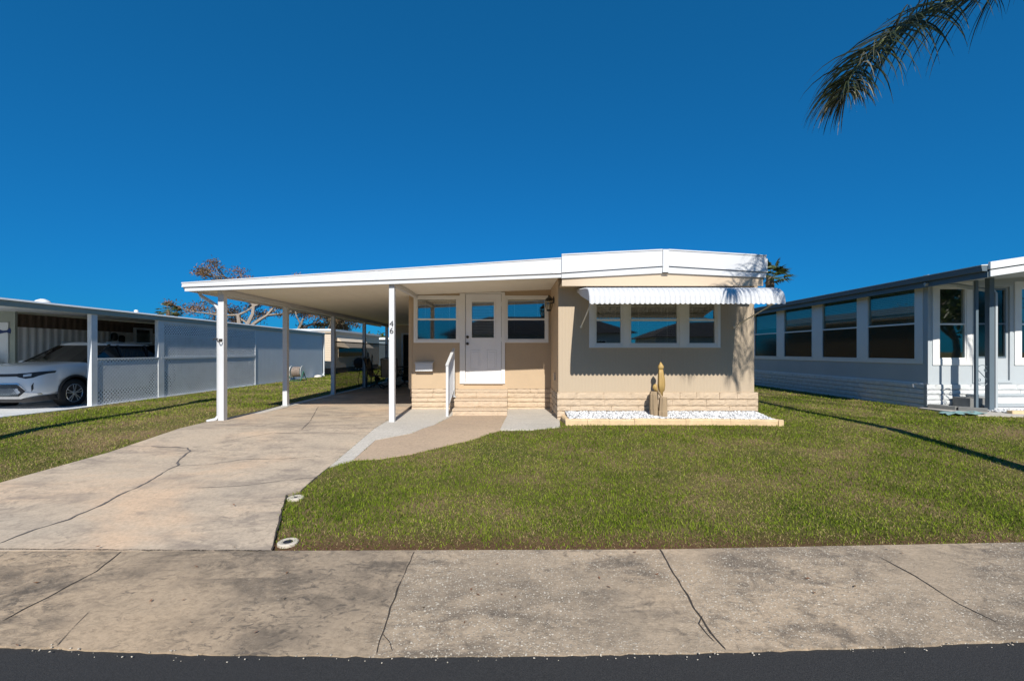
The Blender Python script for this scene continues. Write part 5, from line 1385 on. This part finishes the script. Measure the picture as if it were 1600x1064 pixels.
def fanpalm(loc, h, R, label, seed, tr=.18, nleaf=26, low=-.5, lean=0):
    x, y, z0 = loc; r = random.Random(seed); t = thing('fan_palm', loc, label, 'palm')
    c = Vector((x + lean, y, z0 + h)); MB().tube([(x, y, z0), (x + lean * .4, y, z0 + h * .5), (x + lean, y, z0 + h)], [tr * 1.2, tr, tr * 1.1], 8).build('trunk', M['palmtrunk'], t)
    mbp = MB(); lb = LB()
    for i in range(nleaf):
        az = r.uniform(0, 6.283); el = r.uniform(low, 1.35); d = Vector((math.cos(az) * math.cos(el), math.sin(az) * math.cos(el), math.sin(el)))
        L = R * r.uniform(.45, .6); hub = c + d * L + Vector((0, 0, -.06 * R)); mbp.tube([c, hub], .02 * R / 1.7, 4)
        sd = d.cross(Vector((0, 0, 1))).normalized(); up = sd.cross(d).normalized()
        for k in range(22):
            a = -1.35 + 2.7 * k / 21; dv = (d * math.cos(a) + sd * math.sin(a)).normalized(); ll = R * .48 * (1 - .25 * abs(a) / 1.35) * r.uniform(.85, 1.1)
            p1 = hub + dv * ll * .55 + up * .02; p2 = hub + dv * ll + Vector((0, 0, -ll * r.uniform(.1, .35)))
            pd = dv.cross(up).normalized()
            lb.strip([hub, p1, p2], [.01, .075 * R / 1.7 * 1.3, .01], pd, min(1, max(0, r.gauss(.45, .25))))
    mbp.build('leaf_stalks', M['green_rachis'], t); lb.build('crown', M['fan'], t)
    MB().lathe((c.x, c.y, c.z - .9 * R / 1.7), [(tr * 1.1, 0), (tr * 1.3, .25 * R / 1.7), (tr * 1.35, .6 * R / 1.7), (tr, .95 * R / 1.7)], 10).build('dead_skirt', M['brown'], t)
    return t
c = at(1203, 431, 40); fanpalm((c[0], 40, 0), c[2] - .2, 2.3, 'fan palm rising behind the right end of the tan home roof', 3, tr=.26, nleaf=24, low=-.2)
c = at(263, 489, 60); fanpalm((c[0], 60, 0), c[2] + .3, 1.6, 'distant palm crown just above the left neighbour roof', 4, nleaf=24)
c = at(275, 488, 62); fanpalm((c[0], 62, 0), c[2], 1.1, 'smaller distant palm crown right of another above the left neighbour roof', 5, nleaf=20)
c = at(505, 514, 66); fanpalm((c[0], 66, 0), c[2] - .2, 1.5, 'distant palm crown above the beige home, left of the third post', 6, nleaf=24)
c = at(533, 515, 66); fanpalm((c[0], 66, 0), c[2] - .2, 1.7, 'distant palm crown above the beige home, right of the third post', 7, nleaf=24)

def tree(name, loc, label, cat, trunk_r, height, spread, seed, leafm, leafsize, nper, depth=5, bare=.3, tone=(.5, .25), first=.35, clump=.5, flat=.6):
    x, y, z0 = loc; r = random.Random(seed); t = thing(name, loc, label, cat); mbt = MB(); tips = []
    def grow(p, d, L, R_, lv):
        n = 3; pts = [p]; q = p; dd_ = d
        for i in range(n):
            dd_ = (dd_ + Vector((r.gauss(0, .16), r.gauss(0, .16), r.gauss(.03, .10)))).normalized(); q = q + dd_ * L / n; pts.append(q)
        mbt.tube(pts, [R_ * (1 - .35 * i / n) for i in range(n + 1)], 6 if lv < 2 else 4, cap=False)
        if lv >= 2: tips.append((pts[2], lv))
        if lv == depth: tips.append((q, lv)); return
        for k in range(r.choice((2, 3)) if lv else 4):
            ang = r.uniform(.35, .85); ax_ = Vector((r.gauss(0, 1), r.gauss(0, 1), r.gauss(0, flat))).normalized()
            nd = (dd_ * math.cos(ang) + (ax_ - dd_ * ax_.dot(dd_)).normalized() * math.sin(ang)).normalized(); nd = Vector((nd.x * spread, nd.y * spread, nd.z)).normalized()
            grow(q, nd, L * r.uniform(.62, .85), R_ * .62, lv + 1)
    grow(Vector((x, y, z0)), Vector((0, 0, 1)), height * first, trunk_r, 0)
    mbt.build('trunk', M['bark'], t)
    lb = LB()
    for p, lv in tips:
        if r.random() < bare: continue
        tb_ = r.gauss(*tone); cs = clump * r.uniform(.6, 1.3)
        for i in range(nper):
            c_ = p + Vector((r.gauss(0, cs), r.gauss(0, cs), r.gauss(0, cs * .6)))
            u = Vector((r.gauss(0, 1), r.gauss(0, 1), r.gauss(0, 1))).normalized() * leafsize * r.uniform(.6, 1.3); w = u.cross(Vector((r.gauss(0, 1), r.gauss(0, 1), r.gauss(0, 1)))).normalized() * leafsize * .8
            lb.quad(c_, u, w, min(1, max(0, tb_ + r.gauss(0, .15))))
    lb.build('crown', M[leafm], t); return t
c = at(352, 500, 33)
tree('reddish_tree', (c[0] + 1.7, 33, 0), 'sparse tree with rusty leaves and pale bare twigs behind the left neighbour', 'tree', .26, 8.9, 1.35, 12, 'redleaf', .085, 60, depth=5, bare=.42, first=.34, clump=.30)
c = at(445, 500, 36)
tree('bare_tree', (c[0], 36, 0), 'half bare tree with pale trunks seen under the carport roof between first and second posts', 'tree', .22, 6.6, 1.2, 31, 'redleaf', .085, 60, depth=5, bare=.45, tone=(.35, .2), first=.34, clump=.28)
def conifer(loc, h, R, label, seed):
    x, y, z0 = loc; r = random.Random(seed); t = thing('conifer', loc, label, 'tree'); MB().tube([(x, y, z0), (x, y, z0 + h)], [.15, .02], 6).build('trunk', M['bark'], t); lb = LB()
    for i in range(1500):
        u_ = r.random(); z = z0 + h * (.2 + .8 * u_); rr = R * (1 - u_ * .8) * math.sqrt(r.random()); a = r.uniform(0, 6.28); c_ = Vector((x + rr * math.cos(a), y + rr * math.sin(a), z))
        u = Vector((r.gauss(0, 1), r.gauss(0, 1), r.gauss(0, 1))).normalized() * .16; lb.quad(c_, u, u.cross(Vector((0, .3, 1))).normalized() * .1, min(1, max(0, r.gauss(.35, .2))))
    lb.build('crown', M['greenleaf'], t)
c = at(470, 508, 55); conifer((c[0], 55, 0), c[2], 1.1, 'small dark conifer top above the left neighbour roof end', 3)
for i, (px, yy, hh, lb_) in enumerate(((597, 52, 3.4, 'dark leafy tree filling the gap right of the beige home'), (1215, 62, 2.6, 'leafy green tree far behind between the tan and grey homes'))):
    tree('leafy_tree', ((px - PX) / F * yy, yy, 0), lb_, 'tree', .2, hh, 1.0, 50 + i, 'greenleaf', .2, 30, depth=4, bare=0, first=.3, clump=.5)

# unseen: a pole added to cast a lawn shadow, homes and trees for reflections
up_ = thing('shadow_pole', (-7.75, 5.6, gz(5.6)), 'unseen wooden pole added left of view to cast the long shadow on the left lawn', 'pole')
MB().tube([(-7.75, 5.6, -.2), (-7.72, 5.6, 5.6)], [.15, .12], 12).build('pole', M['bark'], up_)
MB().box(-7.95, -7.5, 5.53, 5.67, 4.9, 5.45).build('shadow_pole_box', M['galv'], up_, bevel=.02)
oh = thing('opposite_home', (1, -15, 0), 'pale home across the street with a grey hip roof, reflected in the windows', 'house')
MB().box(-5, 8, -22, -14.5, -.25, 2.6).build('wall', M['bluegrey'], oh)
MB().add([(-5.6, -22.6, 2.6), (8.6, -22.6, 2.6), (8.6, -13.9, 2.6), (-5.6, -13.9, 2.6), (-2, -18.3, 4.3), (5, -18.3, 4.3)], [(3, 2, 5, 4), (1, 0, 4, 5), (0, 3, 4), (2, 1, 5), (0, 1, 2, 3)]).build('roof', M['shingle'], oh)
ffo = Fr((0, -14.5, 0), (1, 0, 0), (0, 1, 0))
for u in (-3.5, .5, 5):
    w_ = MB().ring(ffo, u, u + 1.6, .9, 2.1, .08, .001, .04).build('window', M['trim'], oh); MB().fbox(ffo, u + .08, u + 1.52, .98, 2.02, .001, .01).build('pane', M['carglass'], w_)
for i, (x, y, hh, lb_) in enumerate(((38, -18, 8.5, 'tall leafy tree across the street, far right, seen in reflections'), (-15, -22, 6, 'broad leafy tree across the street, left one, seen in reflections'), (31, -14, 8.5, 'broad leafy tree across the street, right one, seen in reflections'))):
    tree('leafy_tree', (x, y, -.2), lb_, 'tree', .3, hh, 1.0, 70 + i, 'greenleaf', .22, 26, depth=4, bare=0, first=.3, clump=.7)
fanpalm((3.2, -9.5, -.2), 6.2, 1.6, 'single fan palm across the street, seen in reflections', 9, nleaf=24)

for k, (xa, xb, lb_) in enumerate(((-26, -10, 'low tan home across the street to the left, seen in reflections'), (13, 27, 'low tan home across the street to the right, seen in reflections'))):
    o2 = thing('opposite_home', ((xa + xb) / 2, -24, 0), lb_, 'house')
    MB().box(xa, xb, -31, -24, -.25, 2.6).build('wall', M['bluegrey'], o2)
    MB().add([(xa - .6, -31.6, 2.6), (xb + .6, -31.6, 2.6), (xb + .6, -23.4, 2.6), (xa - .6, -23.4, 2.6), (xa + 3.5, -27.5, 4.2), (xb - 3.5, -27.5, 4.2)], [(3, 2, 5, 4), (1, 0, 4, 5), (0, 3, 4), (2, 1, 5), (0, 1, 2, 3)]).build('roof', M['shingle'], o2)
# ================================================================== GRASS
def grass():
    hard = [SIDE, DRIVE, STRIP, TAN, PAD, NSLAB, RPAD, [(.93, 7.93), (4.68, 7.9), (4.58, 30), (-2.35, 30), (-2.35, 10.3), (.9, 10.3)], [(-5.6, 8.4), (-5.2, 8.4), (-2.3, 8.4), (-2.3, 20), (-5.6, 20)],
            [(9.5, 10.3), (9.75, 9.8), (10.2, 9.4), (20, 9.2), (20, 30), (9.55, 30)], [(-30, 12), (-10.0, 12), (-10.0, 24.35), (-30, 24.35)], [(-30, 26.2), (-10.3, 26.2), (-10.3, 36), (-30, 36)]]
    Xs, Ys = [], []
    bands = [(3.5, 4.2, 5200), (4.2, 5, 4200), (5, 6, 3200), (6, 7.2, 2300), (7.2, 9, 1500), (9, 11, 900), (11, 14, 480), (14, 18, 300), (18, 24, 170), (24, 34, 90)]
    for a, b, dns in bands:
        xl, xr = max(-11, -b * 1.3), min(13.5, b * 1.3)
        n = int((b - a) * (xr - xl) * dns)
        X = rng.uniform(xl, xr, n); Y = rng.uniform(a, b, n)
        ed = rng.uniform(-.015, .03, n)
        bad = np.zeros(n, bool)
        for p in hard: bad |= inpoly(X + rng.normal(0, .012, n), Y + rng.normal(0, .012, n), p)
        Xs.append(X[~bad]); Ys.append(Y[~bad])
    X = np.concatenate(Xs); Y = np.concatenate(Ys)
    # patch noise evaluated on a grid
    gx0_, gy0_, st_ = -12.0, 3.0, .08
    nx_, ny_ = int(26 / st_) + 2, int(32 / st_) + 2
    gA = np.empty((ny_, nx_)); gB = np.empty((ny_, nx_))
    for j in range(ny_):
        for i in range(nx_):
            p = Vector((gx0_ + i * st_, gy0_ + j * st_, 0))
            gA[j, i] = mnoise.noise(p * .75) + .5 * mnoise.noise(p * 2.1 + Vector((5, 0, 0))); gB[j, i] = mnoise.noise(p * 3.2 + Vector((9, 3, 1))) + .5 * mnoise.noise(p * 7)
    I = np.clip(((X - gx0_) / st_).astype(int), 0, nx_ - 1); J = np.clip(((Y - gy0_) / st_).astype(int), 0, ny_ - 1)
    A = gA[J, I]; B = gB[J, I]
    nearedge = np.clip(1 - (Y - 3.5) / .42, 0, 1) * (1 + .6 * B)
    left = np.clip((-X - 5.2) / .5, 0, 1) * np.clip((11.5 - Y) / 2.5, 0, 1)
    leftdry = left * np.clip(1 - (-5.5 - X + .5 * B) / 2.4, 0, 1)
    # thin out near edges and in bald spots
    keep = rng.random(len(X)) > np.clip(nearedge * .62, 0, .66) + .35 * np.clip(leftdry, 0, 1) + .35 * (B < -.55) + .3 * np.clip(-A - .25, 0, 1)
    X, Y, A, B, nearedge, leftdry = [q[keep] for q in (X, Y, A, B, nearedge, leftdry)]
    n = len(X); print('grass blades', n)
    dry = np.clip(.36 + 1.0 * np.clip(-A, -.45, 1) + .45 * B + .9 * np.clip(nearedge, 0, 1) + 1.0 * leftdry + .12 * (X > 5.5), .03, .95)
    isd = rng.random(n) < dry * np.where(X < -5, .85, .60)
    tone = np.where(isd, rng.uniform(.68, 1, n), np.clip(rng.normal(.34 - .16 * np.clip(A, -.6, .6) - .10 * np.clip(B, -.8, .8), .17, n), 0, .66))
    ZG = np.interp(Y, [p[0] for p in GZ], [p[1] for p in GZ])
    hgt = rng.uniform(.016, .042, n) * (1 + .35 * np.clip(A + .3 * B, -.8, 1)) * (1 - .45 * np.clip(nearedge, 0, 1)) * np.where(Y > 9, 1.1, 1)
    w = .0036 * np.maximum(1, Y / 5.2) * rng.uniform(.7, 1.5, n); hgt = hgt * np.maximum(1, Y / 14) * np.where(isd, .62, 1)
    az = rng.uniform(0, 6.283, n); ln_ = rng.uniform(.25, 1.25, n) * hgt * np.where(isd, 2.2, 1); az2 = rng.uniform(0, 6.283, n)
    dx, dy = np.cos(az), np.sin(az); sx, sy = np.cos(az2) * w / 2, np.sin(az2) * w / 2
    def P3(x, y, z): return np.stack([x, y, z], 1)
    V = np.stack([P3(X - sx, Y - sy, ZG - .004), P3(X + sx, Y + sy, ZG - .004),
                  P3(X + dx * ln_ * .35 + sx, Y + dy * ln_ * .35 + sy, ZG + hgt * .6), P3(X + dx * ln_ * .35 - sx, Y + dy * ln_ * .35 - sy, ZG + hgt * .6),
                  P3(X + dx * ln_, Y + dy * ln_, ZG + hgt * rng.uniform(.65, 1.0, n))], 1).reshape(-1, 3)
    base = (np.arange(n) * 5)[:, None]
    me = bpy.data.meshes.new('grass')
    me.vertices.add(n * 5); me.vertices.foreach_set('co', V.ravel())
    L = np.concatenate([base + np.array([0, 1, 2, 3]), base + np.array([3, 2, 4])], 1)
    me.loops.add(n * 7); me.loops.foreach_set('vertex_index', L.ravel())
    ls = (np.arange(n) * 7)[:, None] + np.array([0, 4]); me.polygons.add(n * 2); me.polygons.foreach_set('loop_start', ls.ravel())
    me.update(calc_edges=True)
    setattr_tone(me, np.repeat(tone, 5)); me.materials.append(M['blades'])
    o = bpy.data.objects.new('grass', me); COL.objects.link(o); o['kind'] = 'stuff'; tag(o, 'short mown green and straw coloured lawn grass around the homes', 'grass')
grass()
# fallen leaves / bits on the lawn and pavement
lb = LB(); r = random.Random(8)
lit = thing('leaf_litter', (0, 0, 0), 'scattered dry leaf scraps on the lawn and pavement', 'leaves')
bpy.data.objects.remove(lit)
for i in range(90):
    x = r.uniform(-4, 8); y = r.choice((r.uniform(2.6, 3.6), r.uniform(3.6, 8)))
    if i % 3 == 0: x = r.uniform(-6, 6); y = r.uniform(2.5, 3.6)
    z = surf(y) + (.012 if y < 3.5 else .045); a = r.uniform(0, 6.28); s_ = r.uniform(.006, .014)
    lb.quad(Vector((x, y, z)), Vector((math.cos(a), math.sin(a), r.uniform(-.3, .3))) * s_ * 1.4, Vector((-math.sin(a), math.cos(a), .2)) * s_, r.uniform(.4, 1))
lo_ = lb.build('leaf_litter', M['redleaf'], None); lo_['kind'] = 'stuff'; tag(lo_, 'scattered dry leaf scraps on the lawn and pavement', 'leaves')

er = [(x, y) for x, y in fr2 if abs(x) < 7]
ls_ = chips('edge_grit', 500, [(x, y + .02) for x, y in er] + [(x, y - .05) for x, y in er[::-1]], lambda x, y: -.302, .002, .007, M['ring'], 16)
ls_['kind'] = 'stuff'; tag(ls_, 'crumbs of pale grit lying along the asphalt edge of the pavement', 'grit')
# ================================================================== LIGHT, SKY, CAMERA
sv = Vector((-.075, 1.0, -.787)).normalized()
elev = math.asin(-sv.z); azim = math.atan2(-sv.x, -sv.y)   # towards the sun, clockwise from +Y
sl_ = bpy.data.lights.new('sun', 'SUN'); sl_.energy = 4.4; sl_.angle = math.radians(.53); sl_.color = (1, .95, .87)
so_ = bpy.data.objects.new('sun', sl_); COL.objects.link(so_); so_.rotation_euler = sv.to_track_quat('-Z', 'Y').to_euler()
w = bpy.data.worlds.new('World'); SC.world = w; w.use_nodes = True; t = w.node_tree; t.nodes.clear()
sky = t.nodes.new('ShaderNodeTexSky'); sky.sky_type = 'NISHITA'; sky.sun_disc = False; sky.sun_elevation = elev; sky.sun_rotation = azim
sky.air_density = 1.0; sky.dust_density = .25; sky.ozone_density = 3.0; sky.altitude = 0
sp = t.nodes.new('ShaderNodeSeparateColor'); cb = t.nodes.new('ShaderNodeCombineColor'); t.links.new(sky.outputs[0], sp.inputs[0])
for k, (gain, pw) in enumerate(((.05, .50), (.68, .56), (1.22, .66))):   # deep polarised blue
    p_ = t.nodes.new('ShaderNodeMath'); p_.operation = 'POWER'; p_.inputs[1].default_value = pw; t.links.new(sp.outputs[k], p_.inputs[0])
    q_ = t.nodes.new('ShaderNodeMath'); q_.operation = 'MULTIPLY'; q_.inputs[1].default_value = gain; t.links.new(p_.outputs[0], q_.inputs[0]); t.links.new(q_.outputs[0], cb.inputs[k])
bg = t.nodes.new('ShaderNodeBackground'); bg.inputs['Strength'].default_value = .10
ow = t.nodes.new('ShaderNodeOutputWorld')
t.links.new(cb.outputs[0], bg.inputs['Color']); t.links.new(bg.outputs[0], ow.inputs[0])
cam = bpy.data.cameras.new('camera'); cam.sensor_width = 36; cam.lens = F / 1600 * 36; cam.shift_y = (PY - 532) / 1600; cam.clip_end = 2000; cam.clip_start = .05
co = bpy.data.objects.new('camera', cam); COL.objects.link(co); co.location = (0, 0, H); co.rotation_euler = (math.radians(90), 0, 0)
SC.camera = co
SC.view_settings.view_transform = 'Standard'; SC.view_settings.look = 'None'; SC.view_settings.exposure = .40; SC.view_settings.gamma = 1
SC.cycles.max_bounces = 8; SC.cycles.transparent_max_bounces = 16
